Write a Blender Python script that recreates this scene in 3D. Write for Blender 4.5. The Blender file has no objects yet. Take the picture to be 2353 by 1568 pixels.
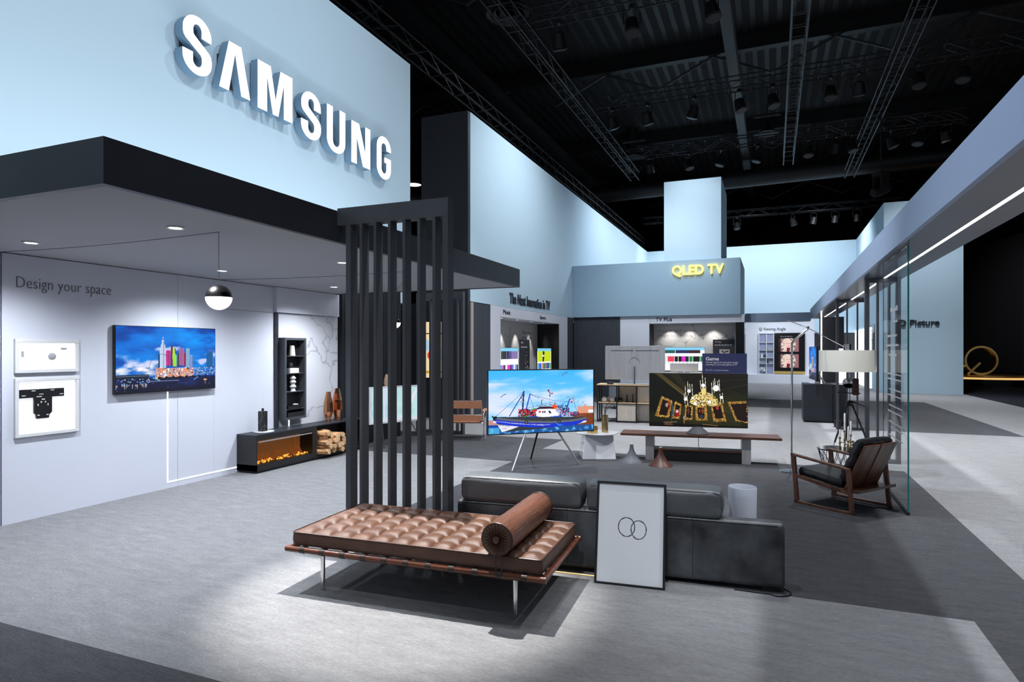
import bpy, bmesh, math, random
import numpy as np
from mathutils import Vector, Matrix
random.seed(7); np.random.seed(7)
C = bpy.context.scene.collection
PI = math.pi
def R(d): return math.radians(d)

# ------------------------------------------------------------------ materials
def lin(c):
    return tuple(((x/12.92) if x <= 0.04045 else ((x+0.055)/1.055)**2.4) for x in c)
def s8(r, g, b): return lin((r/255, g/255, b/255))
MATS = {}
def mat(name, col=(.5,.5,.5), rough=.5, metal=0., spec=.5, bump=0., bscale=200., var=0., vscale=3., emit=None, es=1., coat=0., trans=0., ior=1.45, stretch=(1,1,1), aniso=0., detail=4):
    if name in MATS: return MATS[name]
    m = bpy.data.materials.new(name); m.use_nodes = True
    nt = m.node_tree; b = nt.nodes['Principled BSDF']
    b.inputs['Base Color'].default_value = (*col, 1)
    b.inputs['Roughness'].default_value = rough
    b.inputs['Metallic'].default_value = metal
    b.inputs['Specular IOR Level'].default_value = spec
    b.inputs['Coat Weight'].default_value = coat
    b.inputs['Transmission Weight'].default_value = trans
    b.inputs['IOR'].default_value = ior
    b.inputs['Anisotropic'].default_value = aniso
    if emit:
        b.inputs['Emission Color'].default_value = (*emit, 1); b.inputs['Emission Strength'].default_value = es
    tc = nt.nodes.new('ShaderNodeTexCoord'); mp = nt.nodes.new('ShaderNodeMapping')
    mp.inputs['Scale'].default_value = stretch
    nt.links.new(tc.outputs['Object'], mp.inputs['Vector'])
    if var > 0:
        n = nt.nodes.new('ShaderNodeTexNoise'); n.inputs['Scale'].default_value = vscale; n.inputs['Detail'].default_value = detail
        nt.links.new(mp.outputs[0], n.inputs['Vector'])
        mr = nt.nodes.new('ShaderNodeMapRange')
        mr.inputs[1].default_value = .3; mr.inputs[2].default_value = .7
        mr.inputs[3].default_value = 1-var; mr.inputs[4].default_value = 1+var
        nt.links.new(n.outputs['Fac'], mr.inputs[0])
        mx = nt.nodes.new('ShaderNodeVectorMath'); mx.operation = 'SCALE'
        mx.inputs[0].default_value = col
        nt.links.new(mr.outputs[0], mx.inputs['Scale'])
        nt.links.new(mx.outputs[0], b.inputs['Base Color'])
    if bump > 0:
        n2 = nt.nodes.new('ShaderNodeTexNoise'); n2.inputs['Scale'].default_value = bscale; n2.inputs['Detail'].default_value = 3
        nt.links.new(mp.outputs[0], n2.inputs['Vector'])
        bp = nt.nodes.new('ShaderNodeBump'); bp.inputs['Strength'].default_value = bump; bp.inputs['Distance'].default_value = .01
        nt.links.new(n2.outputs['Fac'], bp.inputs['Height']); nt.links.new(bp.outputs[0], b.inputs['Normal'])
    MATS[name] = m
    return m

def carpet(name, col, col2):
    m = mat(name, col, .95, spec=.12)
    nt = m.node_tree; b = nt.nodes['Principled BSDF']
    tc = nt.nodes.new('ShaderNodeTexCoord'); mp = nt.nodes.new('ShaderNodeMapping'); mp.inputs['Scale'].default_value = (.45, 1.5, 1); mp.inputs['Rotation'].default_value = (0, 0, R(20))
    nt.links.new(tc.outputs['Object'], mp.inputs[0])
    def nz(sc, det, rgh, src):
        n = nt.nodes.new('ShaderNodeTexNoise'); n.inputs['Scale'].default_value = sc; n.inputs['Detail'].default_value = det; n.inputs['Roughness'].default_value = rgh
        nt.links.new(src, n.inputs['Vector']); return n.outputs['Fac']
    a = nz(9, 8, .8, mp.outputs[0]); c = nz(70, 4, .7, mp.outputs[0]); f = nz(190, 2, .6, tc.outputs['Object'])
    def madd(x, k, y):
        q = nt.nodes.new('ShaderNodeMath'); q.operation = 'MULTIPLY_ADD'; q.inputs[1].default_value = k
        nt.links.new(x, q.inputs[0])
        if y is None: q.inputs[2].default_value = 0
        else: nt.links.new(y, q.inputs[2])
        return q.outputs[0]
    t = madd(a, .42, madd(c, .38, madd(f, .2, None)))
    cr = nt.nodes.new('ShaderNodeValToRGB'); cr.color_ramp.elements[0].position = .36; cr.color_ramp.elements[1].position = .62
    cr.color_ramp.elements[0].color = (*col2, 1); cr.color_ramp.elements[1].color = (*col, 1)
    nt.links.new(t, cr.inputs[0]); nt.links.new(cr.outputs[0], b.inputs['Base Color'])
    h = madd(c, 1.0, madd(f, .7, None))
    bp = nt.nodes.new('ShaderNodeBump'); bp.inputs['Strength'].default_value = 1; bp.inputs['Distance'].default_value = .014
    nt.links.new(h, bp.inputs['Height']); nt.links.new(bp.outputs[0], b.inputs['Normal'])
    return m

def marble(name, base, vein, sc=.9):
    m = mat(name, base, .35)
    nt = m.node_tree; b = nt.nodes['Principled BSDF']
    tc = nt.nodes.new('ShaderNodeTexCoord')
    w = nt.nodes.new('ShaderNodeTexNoise'); w.inputs['Scale'].default_value = 1.6; w.inputs['Detail'].default_value = 5
    nt.links.new(tc.outputs['Object'], w.inputs['Vector'])
    sb = nt.nodes.new('ShaderNodeVectorMath'); sb.operation = 'MULTIPLY_ADD'; sb.inputs[1].default_value = (1.1,)*3
    nt.links.new(w.outputs['Color'], sb.inputs[0]); nt.links.new(tc.outputs['Object'], sb.inputs[2])
    v = nt.nodes.new('ShaderNodeTexVoronoi'); v.feature = 'DISTANCE_TO_EDGE'; v.inputs['Scale'].default_value = sc
    nt.links.new(sb.outputs[0], v.inputs['Vector'])
    cr = nt.nodes.new('ShaderNodeValToRGB')
    cr.color_ramp.elements[0].position = 0; cr.color_ramp.elements[0].color = (*vein, 1)
    cr.color_ramp.elements[1].position = .022; cr.color_ramp.elements[1].color = (*base, 1)
    nt.links.new(v.outputs['Distance'], cr.inputs[0]); nt.links.new(cr.outputs[0], b.inputs['Base Color'])
    return m

def wood(name, c1, c2, rough=.4, stretch=(.6, 8, 8), sc=3):
    m = mat(name, c1, rough)
    nt = m.node_tree; b = nt.nodes['Principled BSDF']
    tc = nt.nodes.new('ShaderNodeTexCoord'); mp = nt.nodes.new('ShaderNodeMapping'); mp.inputs['Scale'].default_value = stretch
    n = nt.nodes.new('ShaderNodeTexNoise'); n.inputs['Scale'].default_value = sc; n.inputs['Detail'].default_value = 6; n.inputs['Distortion'].default_value = .6
    nt.links.new(tc.outputs['Object'], mp.inputs[0]); nt.links.new(mp.outputs[0], n.inputs['Vector'])
    cr = nt.nodes.new('ShaderNodeValToRGB'); cr.color_ramp.elements[0].position = .3; cr.color_ramp.elements[1].position = .7
    cr.color_ramp.elements[0].color = (*c1, 1); cr.color_ramp.elements[1].color = (*c2, 1)
    nt.links.new(n.outputs['Fac'], cr.inputs[0]); nt.links.new(cr.outputs[0], b.inputs['Base Color'])
    return m

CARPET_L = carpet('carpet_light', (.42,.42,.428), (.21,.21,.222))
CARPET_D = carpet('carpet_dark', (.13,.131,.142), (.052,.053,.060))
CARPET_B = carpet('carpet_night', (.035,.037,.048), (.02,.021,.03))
BLUE = mat('pale_blue_fabric', (.50,.66,.775), .85, spec=.1)
WHITEP = mat('white_panel', (.72,.74,.83), .6, var=.02, vscale=1.2)
CEIL = mat('soffit_grey', (.46,.46,.48), .7)
ANTH = mat('anthracite', (.028,.031,.040), .42, var=.08, vscale=6)
ANTH2 = mat('slat_grey', (.065,.069,.080), .36, spec=.45, var=.08, vscale=5)
BLACKF = mat('black_fluted', (.016,.018,.024), .5)
FLUTE = mat('slate_fluted', (.06,.068,.085), .5)
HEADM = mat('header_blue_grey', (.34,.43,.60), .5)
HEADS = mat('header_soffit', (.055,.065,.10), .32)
LED = mat('led_white', (1,1,1), .5, emit=(1,.98,1), es=6)
LEDS = mat('led_soft', (1,1,1), .5, emit=(1,1,1), es=1.6)
CHROME = mat('chrome', (.75,.75,.77), .12, metal=1)
STEEL = mat('brushed_steel', (.58,.58,.60), .40, metal=.6, stretch=(14,14,1), var=.09, vscale=1.2)
BLK = mat('black_metal', (.012,.012,.014), .4)
BLKG = mat('black_gloss', (.008,.008,.01), .15)
BEZ = mat('bezel', (.012,.012,.014), .3)
LEATHER = mat('brown_leather', (.105,.050,.031), .38, spec=.5, bump=.25, bscale=260, var=.18, vscale=7)
LEATHER2 = mat('bolster_leather', (.115,.045,.026), .38, spec=.6, var=.22, vscale=2.2, stretch=(12,1,12), bump=.5, bscale=6, detail=2)
SOFA = mat('charcoal_leather', (.050,.053,.058), .42, spec=.55, bump=.35, bscale=30, var=.85, vscale=4.0, detail=9)
SOFA2 = mat('charcoal_leather_smooth', (.088,.094,.102), .42, spec=.6, bump=.15, bscale=14, var=.12, vscale=5)
STITCH = mat('stitch_dark', (.01,.01,.011), .6)
BLEATH = mat('black_leather', (.012,.012,.014), .3, spec=.7, bump=.9, bscale=9, var=.3, vscale=8)
TAN = mat('tan_leather', (.42,.17,.09), .5, var=.06)
WALNUT = wood('walnut', (.045,.017,.01), (.12,.05,.03), .35)
WALNUTV = wood('walnut_upright', (.06,.022,.012), (.21,.088,.05), .33, stretch=(8,8,.6))
ROSE = wood('rosewood', (.06,.018,.01), (.16,.055,.03), .28, stretch=(.5,9,9))
OAK = wood('light_oak', (.62,.44,.26), (.72,.54,.34), .5)
OAKV = wood('pale_ash', (.58,.52,.45), (.68,.61,.53), .55, stretch=(9,9,.5))
MARB = marble('white_marble', (.76,.77,.82), (.42,.44,.50), 1.1)
MARBG = marble('grey_marble', (.60,.60,.60), (.32,.32,.33), .8)
MARBB = marble('black_marble', (.012,.012,.013), (.2,.2,.2), 5)
COPPER = mat('copper', (.95,.42,.22), .12, metal=1)
BRASS = mat('brass', (.55,.43,.22), .25, metal=1)
GOLD = mat('gold', (.95,.62,.22), .22, metal=1)
WHT = mat('white_lacquer', (.86,.87,.92), .16, coat=.4)
WHTM = mat('white_matt', (.75,.75,.76), .5)
INK = mat('dark_lettering', (.02,.023,.035), .5)
INKG = mat('grey_lettering', (.16,.16,.165), .6)
GLASS = mat('clear_glass', (.96,.99,.985), .0, trans=1, ior=1.04, spec=.5)
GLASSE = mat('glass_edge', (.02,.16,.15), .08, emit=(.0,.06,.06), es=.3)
FROST = mat('frosted_acrylic', (.80,.84,.95), .5, trans=.35, spec=.4)
HALL = mat('hall_black', (.004,.004,.0045), .8)
HALL2 = mat('hall_steel', (.008,.008,.009), .5)
HALL3 = mat('hall_alu', (.022,.022,.025), .4, metal=.4)
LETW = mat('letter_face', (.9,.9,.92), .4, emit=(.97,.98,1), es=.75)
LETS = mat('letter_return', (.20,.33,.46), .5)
LETG = mat('glowing_amber', (1,.75,.2), .4, emit=(1,.68,.12), es=1.7)
DOWN = mat('downlight_lens', (1,1,1), .3, emit=(1,1,1), es=12)
WARML = mat('warm_lens', (1,1,1), .3, emit=(1,.9,.75), es=6)
NAVY = mat('navy_board', (.03,.035,.11), .5)
DGREY = mat('dark_board', (.045,.047,.055), .5)
FIREB = mat('fire_back', (.16,.075,.03), .5, emit=(.42,.16,.04), es=.28)
EMBER = mat('ember_bed', (.5,.16,.03), .6, emit=(1,.42,.06), es=1.6, var=.5, vscale=18)
DRIFT = mat('driftwood', (.20,.08,.035), .7, emit=(.8,.22,.04), es=.22, var=.4, vscale=20)
BARK = mat('split_log', (.55,.30,.14), .75, var=.35, vscale=14, bump=.5, bscale=40)
BARK2 = mat('log_end', (.72,.48,.27), .75, var=.2, vscale=22)
CONC = mat('concrete_grey', (.085,.09,.105), .6, var=.15, vscale=12)
REDW = mat('terracotta_wood', (.075,.026,.017), .38, var=.2, vscale=8)
SHADE = mat('ivory_shade', (.80,.79,.72), .8, var=.01)
TWIG = mat('twig', (.06,.03,.02), .8)
BRICKG = mat('grey_fabric', (.30,.31,.35), .9)
CREAM = mat('cream_ceramic', (.55,.52,.46), .35)
CANDLE = mat('candle_wax', (.82,.82,.84), .5)

def image_mat(name, es=1.0):
    m = bpy.data.materials.new(name); m.use_nodes = True
    nt = m.node_tree; b = nt.nodes['Principled BSDF']
    a = nt.nodes.new('ShaderNodeVertexColor'); a.layer_name = 'picture'
    b.inputs['Base Color'].default_value = (.01,.01,.01,1); b.inputs['Roughness'].default_value = .25
    nt.links.new(a.outputs['Color'], b.inputs['Emission Color']); b.inputs['Emission Strength'].default_value = es
    return m
def print_mat(name, rough=.5):
    m = bpy.data.materials.new(name); m.use_nodes = True
    nt = m.node_tree; b = nt.nodes['Principled BSDF']
    a = nt.nodes.new('ShaderNodeVertexColor'); a.layer_name = 'picture'
    b.inputs['Roughness'].default_value = rough
    nt.links.new(a.outputs['Color'], b.inputs['Base Color'])
    return m
SCREEN = image_mat('screen_picture', 1.0)
SCREENB = image_mat('screen_picture_bright', 1.1)
PRINT = print_mat('printed_picture')

# ------------------------------------------------------------------ mesh builder
class MB:
    def __init__(s): s.v = []; s.f = []; s.mi = []; s.sm = []; s.M = Matrix(); s.m = 0
    def at(s, M): s.M = M; return s
    def add(s, vs, fs, smooth=False):
        o = len(s.v); s.v += [tuple(s.M @ Vector(p)) for p in vs]
        s.f += [tuple(i+o for i in f) for f in fs]; s.mi += [s.m]*len(fs); s.sm += [smooth]*len(fs)
        return s
    def box(s, x0, x1, y0, y1, z0, z1):
        vs = [(x,y,z) for z in (z0,z1) for y in (y0,y1) for x in (x0,x1)]
        return s.add(vs, [(0,2,3,1),(4,5,7,6),(0,1,5,4),(2,6,7,3),(0,4,6,2),(1,3,7,5)])
    def tube(s, pts, r, n=10, closed=False, caps=True):
        P = [Vector(p) for p in pts]; k = len(P); vs = []
        rr = r if isinstance(r, (list, tuple)) else [r]*k
        up = None
        for i, p in enumerate(P):
            if closed: t = (P[(i+1) % k]-P[i-1])
            else: t = (P[min(i+1, k-1)]-P[max(i-1, 0)])
            t.normalize()
            if up is None:
                up = Vector((0,0,1)) if abs(t.z) < .9 else Vector((1,0,0))
            a = (up - t*up.dot(t)); a.normalize(); b = t.cross(a); up = a
            for j in range(n):
                an = 2*PI*j/n
                vs.append(tuple(p + (a*math.cos(an)+b*math.sin(an))*rr[i]))
        fs = []
        m = k if closed else k-1
        for i in range(m):
            for j in range(n):
                q = (i+1) % k
                fs.append((i*n+j, i*n+(j+1) % n, q*n+(j+1) % n, q*n+j))
        if not closed and caps:
            fs.append(tuple(range(n))[::-1]); fs.append(tuple((k-1)*n+j for j in range(n)))
        return s.add(vs, fs, True)
    def lathe(s, prof, n=24, c=(0,0), smooth=True, flat=False):
        vs = []; fs = []
        for r, z in prof:
            for j in range(n):
                an = 2*PI*j/n; vs.append((c[0]+r*math.cos(an), c[1]+r*math.sin(an), z))
        for i in range(len(prof)-1):
            for j in range(n):
                fs.append((i*n+j, i*n+(j+1) % n, (i+1)*n+(j+1) % n, (i+1)*n+j))
        if prof[0][0] > 1e-4: fs.append(tuple(range(n))[::-1])
        if prof[-1][0] > 1e-4: fs.append(tuple((len(prof)-1)*n+j for j in range(n)))
        return s.add(vs, fs, smooth)
    def ball(s, c, r, n=16, sz=1.):
        pr = [(max(1e-5, math.sin(PI*i/10)*r), -math.cos(PI*i/10)*r*sz + c[2]) for i in range(11)]
        return s.lathe(pr, n, (c[0], c[1]))
    def prism(s, poly, a, b, axis='z'):
        k = len(poly)
        def P(p, h):
            if axis == 'z': return (p[0], p[1], h)
            if axis == 'y': return (p[0], h, p[1])
            return (h, p[0], p[1])
        vs = [P(p, a) for p in poly]+[P(p, b) for p in poly]
        fs = [tuple(range(k))[::-1], tuple(range(k, 2*k))]+[(i, (i+1) % k, k+(i+1) % k, k+i) for i in range(k)]
        return s.add(vs, fs)
    def build(s, name, m, parent=None, bevel=0, seg=2, loc=None, rot=None, sub=0, smooth=None):
        me = bpy.data.meshes.new(name); me.from_pydata(s.v, [], s.f)
        ms = m if isinstance(m, (list, tuple)) else [m]
        for q in ms: me.materials.append(q)
        me.polygons.foreach_set('material_index', s.mi)
        me.polygons.foreach_set('use_smooth', s.sm if smooth is None else [smooth]*len(s.f))
        bm = bmesh.new(); bm.from_mesh(me); bmesh.ops.recalc_face_normals(bm, faces=bm.faces); bm.to_mesh(me); bm.free()
        me.update()
        if any(s.sm): me.set_sharp_from_angle(angle=R(42))
        o = bpy.data.objects.new(name, me); C.objects.link(o)
        if parent is not None: o.parent = parent
        if loc is not None: o.location = loc
        if rot is not None: o.rotation_euler = rot
        if bevel:
            md = o.modifiers.new('bevel', 'BEVEL'); md.width = bevel; md.segments = seg; md.limit_method = 'ANGLE'; md.angle_limit = R(40)
        if sub:
            md = o.modifiers.new('sub', 'SUBSURF'); md.levels = sub; md.render_levels = sub
        return o

def tag(o, label=None, cat=None, group=None, kind=None):
    if label: o['label'] = label
    if cat: o['category'] = cat
    if group: o['group'] = group
    if kind: o['kind'] = kind
    return o
def thing(name, label, cat, loc=(0,0,0), rz=0, group=None):
    o = bpy.data.objects.new(name, None); C.objects.link(o); o.empty_display_size = .1
    o.location = loc; o.rotation_euler = (0, 0, R(rz))
    return tag(o, label, cat, group)
def struct(name, mb, m, **k): return tag(mb.build(name, m, **k), kind='structure')
def dup(root, loc=None, rz=None, label=None, group=None, rot=None):
    kids = [o for o in bpy.data.objects if o.parent == root]
    c = root.copy(); C.objects.link(c)
    if loc is not None: c.location = loc
    if rz is not None: c.rotation_euler = (0,0,R(rz))
    if rot is not None: c.rotation_euler = rot
    if label: c['label'] = label
    if group: c['group'] = group
    for k in kids:
        d = k.copy(); C.objects.link(d); d.parent = c
        for g in [o for o in bpy.data.objects if o.parent == k]:
            e = g.copy(); C.objects.link(e); e.parent = d
    return c
def box(x0, x1, y0, y1, z0, z1): return MB().box(x0, x1, y0, y1, z0, z1)
def fluted(x0, x1, z0, z1, depth=.06, pitch=.08):
    """board in the local x-z plane, front at y=0 facing -y, with vertical grooves"""
    m = MB(); n = max(1, round((x1-x0)/pitch)); p = (x1-x0)/n
    m.box(x0, x1, depth*.35, depth, z0, z1)
    for i in range(n): m.box(x0+i*p+p*.12, x0+(i+1)*p-p*.12, 0, depth*.35, z0, z1)
    return m

# text
def text_mesh(body, extrude=.0, offset=0., spacing=1.0):
    cu = bpy.data.curves.new('t', 'FONT'); cu.body = body; cu.size = 1; cu.extrude = .5; cu.offset = offset
    cu.resolution_u = 3; cu.space_character = spacing
    ob = bpy.data.objects.new('t', cu); C.objects.link(ob)
    bpy.context.view_layer.update()
    me = bpy.data.meshes.new_from_object(ob.evaluated_get(bpy.context.evaluated_depsgraph_get()))
    bpy.data.objects.remove(ob); bpy.data.curves.remove(cu)
    return me
def lettering(name, body, m, W, H, depth=.01, parent=None, loc=(0,0,0), rz=0, offset=0., spacing=1.0, proud=0.):
    """text whose bounding box is W x H, lower-left at loc, in local x-z plane facing -y"""
    me = text_mesh(body, offset=offset, spacing=spacing); me.name = name
    co = np.empty(len(me.vertices)*3); me.vertices.foreach_get('co', co); co = co.reshape(-1, 3)
    mn = co.min(0); mx = co.max(0)
    n = np.empty_like(co)
    n[:,0] = (co[:,0]-mn[0])/(mx[0]-mn[0])*W
    n[:,2] = (co[:,1]-mn[1])/(mx[1]-mn[1])*H
    n[:,1] = -(co[:,2]-mn[2])/(mx[2]-mn[2])*depth - proud
    me.vertices.foreach_set('co', n.ravel()); me.update()
    me.materials.clear(); me.materials.append(m)
    o = bpy.data.objects.new(name, me); C.objects.link(o)
    if parent is not None: o.parent = parent
    o.location = loc; o.rotation_euler = (0, 0, R(rz))
    return o

# ------------------------------------------------------------------ painted pictures (colour per cell of a flat grid)
class Cv:
    def __init__(s, w, h, col=(0,0,0)):
        s.w, s.h = w, h; s.a = np.zeros((h, w, 3)); s.a[:] = np.array(col)/255
        s.X, s.Y = np.meshgrid((np.arange(w)+.5)/w, (np.arange(h)+.5)/h); s.asp = w/h
    def put(s, mask, col, al=1.):
        c = np.array(col)/255.
        s.a[mask] = s.a[mask]*(1-al)+c*al
    def rect(s, x0, y0, x1, y1, col, al=1.): s.put((s.X>=x0)&(s.X<x1)&(s.Y>=y0)&(s.Y<y1), col, al); return s
    def ell(s, cx, cy, rx, ry, col, al=1.): s.put(((s.X-cx)/rx)**2+((s.Y-cy)/ry)**2 < 1, col, al); return s
    def poly(s, pts, col, al=1.):
        ins = np.zeros(s.X.shape, bool); n = len(pts)
        for i in range(n):
            x1, y1 = pts[i]; x2, y2 = pts[(i+1) % n]
            if y1 == y2: continue
            c = ((y1 > s.Y) != (y2 > s.Y)) & (s.X < (x2-x1)*(s.Y-y1)/(y2-y1)+x1)
            ins ^= c
        s.put(ins, col, al); return s
    def line(s, x1, y1, x2, y2, w, col, al=1.):
        ax = s.X*s.asp; x1 *= s.asp; x2 *= s.asp
        dx, dy = x2-x1, y2-y1; L = dx*dx+dy*dy+1e-12
        t = np.clip(((ax-x1)*dx+(s.Y-y1)*dy)/L, 0, 1)
        d = np.hypot(ax-x1-t*dx, s.Y-y1-t*dy)
        s.put(d < max(w/2, .55/s.h), col, al); return s
    def noise(s, sx, sy, seed=0, oct=4):
        rs = np.random.RandomState(seed); out = np.zeros((s.h, s.w)); amp = 1; tot = 0
        for o in range(oct):
            gx, gy = int(sx*2**o)+2, int(sy*2**o)+2
            g = rs.rand(gy, gx); fx = s.X*(gx-1); fy = s.Y*(gy-1)
            ix = np.minimum(fx.astype(int), gx-2); iy = np.minimum(fy.astype(int), gy-2)
            tx = fx-ix; ty = fy-iy; tx = tx*tx*(3-2*tx); ty = ty*ty*(3-2*ty)
            v = (g[iy,ix]*(1-tx)+g[iy,ix+1]*tx)*(1-ty)+(g[iy+1,ix]*(1-tx)+g[iy+1,ix+1]*tx)*ty
            out += v*amp; tot += amp; amp *= .5
        return out/tot
    def mix(s, f, col):
        f = np.clip(f, 0, 1)[..., None]; s.a = s.a*(1-f)+np.array(col)/255*f; return s
def picture(name, cv, W, H, m, parent=None, loc=(0,0,0), y=0.):
    """grid W x H, centred in x, bottom at z=0, facing -y"""
    w, h = cv.w, cv.h
    xs = np.linspace(-W/2, W/2, w+1); zs = np.linspace(H, 0, h+1)
    V = np.zeros(((w+1)*(h+1), 3)); XX, ZZ = np.meshgrid(xs, zs); V[:,0] = XX.ravel(); V[:,1] = y; V[:,2] = ZZ.ravel()
    i, j = np.meshgrid(np.arange(w), np.arange(h)); b = (j*(w+1)+i).ravel()
    F = np.stack([b+w+1, b+w+2, b+1, b], 1)
    me = bpy.data.meshes.new(name); me.vertices.add(len(V)); me.vertices.foreach_set('co', V.ravel())
    me.loops.add(F.size); me.polygons.add(len(F))
    me.polygons.foreach_set('loop_start', np.arange(len(F))*4)
    me.loops.foreach_set('vertex_index', F.ravel().astype(np.int32))
    me.update(calc_edges=True)
    c = np.clip(cv.a, 0, 1).reshape(-1, 3); c = np.where(c <= .04045, c/12.92, ((c+.055)/1.055)**2.4)
    c4 = np.ones((len(c), 4), np.float32); c4[:,:3] = c
    at = me.color_attributes.new('picture', 'FLOAT_COLOR', 'CORNER')
    at.data.foreach_set('color', np.repeat(c4, 4, 0).ravel())
    me.materials.append(m)
    o = bpy.data.objects.new(name, me); C.objects.link(o)
    if parent is not None: o.parent = parent
    o.location = loc
    return o

def paint_city():
    c = Cv(300, 170, (10,95,200)); n = c.noise(3, 5, 3, 5); n2 = c.noise(6, 8, 5, 5)
    c.mix((n-.42)*3.2*(1-c.Y), (6,40,120)); c.mix((.55-n)*3*(c.Y < .75)*(.3+c.X), (0,150,245))
    c.mix((n2-.56)*5*(c.Y > .3)*(c.Y < .75), (190,200,240)); c.mix((n2-.5)*4*np.exp(-((c.Y-.66)/.07)**2)*(c.X < .4), (255,245,240))
    c.mix((n-.5)*5*np.exp(-((c.Y-.42)/.12)**2)*(c.X > .6), (160,150,215))
    c.rect(0,.78,1,1,(12,18,55)); c.mix((n2-.45)*2*(c.Y>.8), (30,50,130)); c.mix((c.Y-.9)*8*(c.Y > .9), (6,6,20))
    c.rect(0,.73,.3,.79,(25,30,50)); c.rect(.0,.745,.42,.752,(120,140,170))
    def tower(x0,x1,y0,col,base=.74):
        c.rect(x0,y0,x1,base,col)
        for k in range(1,5): xx = x0+(x1-x0)*k/5; c.line(xx,y0+.01,xx,base,.002,tuple(int(q*.72) for q in col))
    tower(.39,.415,.43,(20,30,50)); tower(.405,.465,.36,(180,205,235)); tower(.415,.457,.27,(200,220,250)); tower(.425,.448,.2,(225,230,255)); tower(.433,.441,.155,(240,235,235),.2)
    tower(.468,.51,.36,(215,40,140),.6); tower(.512,.545,.3,(110,40,90),.6); tower(.545,.565,.33,(70,35,80),.6)
    c.poly([(.535,.31),(.55,.31),(.56,.42),(.575,.45),(.575,.62),(.535,.62),(.53,.45)],(150,215,60)); c.line(.542,.3,.545,.45,.008,(205,225,90))
    tower(.585,.61,.4,(70,80,90),.62); tower(.6,.65,.33,(190,110,170),.6); tower(.65,.69,.4,(150,40,80),.62); tower(.675,.71,.33,(140,190,225),.64); tower(.72,.745,.44,(190,190,225),.66)
    c.poly([(.9,.42),(.975,.36),(.98,.64),(.9,.64)],(25,90,150)); c.line(.975,.36,.98,.62,.004,(120,190,230))
    import math as _m
    pp = [(.3+.0*k, .66) for k in range(1)]
    for k in range(20):
        a = PI*k/20; b = PI*(k+1)/20
        c.line(.42-.12*math.cos(a), .66-.24*math.sin(a), .42-.12*math.cos(b), .66-.24*math.sin(b), .006, (60,60,90))
    rs = np.random.RandomState(4)
    c.rect(.36,.64,.76,.78,(190,150,150))
    for k in range(90):
        x = .36+.4*rs.rand(); y = .62+.15*rs.rand(); w = .006+.016*rs.rand(); h = .012+.03*rs.rand()
        c.rect(x,y,x+w,y+h,[(240,120,60),(225,235,255),(120,150,210),(250,190,110),(150,40,40),(70,60,90),(235,215,200)][rs.randint(7)])
    for x in (.49,.63): c.ell(x,.625,.012,.022,(40,70,160)); c.rect(x-.008,.64,x+.008,.7,(235,225,230))
    for k in range(130):
        x = .76+.24*rs.rand(); y = .64+.12*rs.rand(); c.rect(x,y,x+.01,y+.012,[(30,50,90),(70,90,130),(210,150,90),(15,20,40),(190,220,240)][rs.randint(5)])
    c.line(.78,.76,1,.72,.008,(120,170,210)); c.line(.34,.79,.4,.83,.02,(90,150,190)); c.line(.84,.76,.76,.84,.014,(90,150,190))
    for k in range(8): c.ell(.4+.07*k,.79,.016,.02,(12,14,18))
    for k in range(70):
        x = .3*rs.rand(); y = .79+.08*rs.rand(); c.rect(x,y,x+.012,y+.01,[(190,220,255),(90,130,190),(20,30,60)][rs.randint(3)])
    for k in range(26):
        x = .28*rs.rand(); c.line(x,.88,x,.88+.06*rs.rand(),.003,[(255,210,160),(255,255,255)][k % 2],.8)
    c.rect(.3,.835,.6,.85,(150,170,220),.7); c.ell(.885,.85,.02,.012,(255,180,130)); c.line(.885,.86,.885,.92,.012,(200,120,90),.6)
    for k in range(14): c.rect(*(lambda x,y:(x,y,x+.003,y+.005))(rs.rand(),.85+.12*rs.rand()),(200,210,255))
    return c

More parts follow.
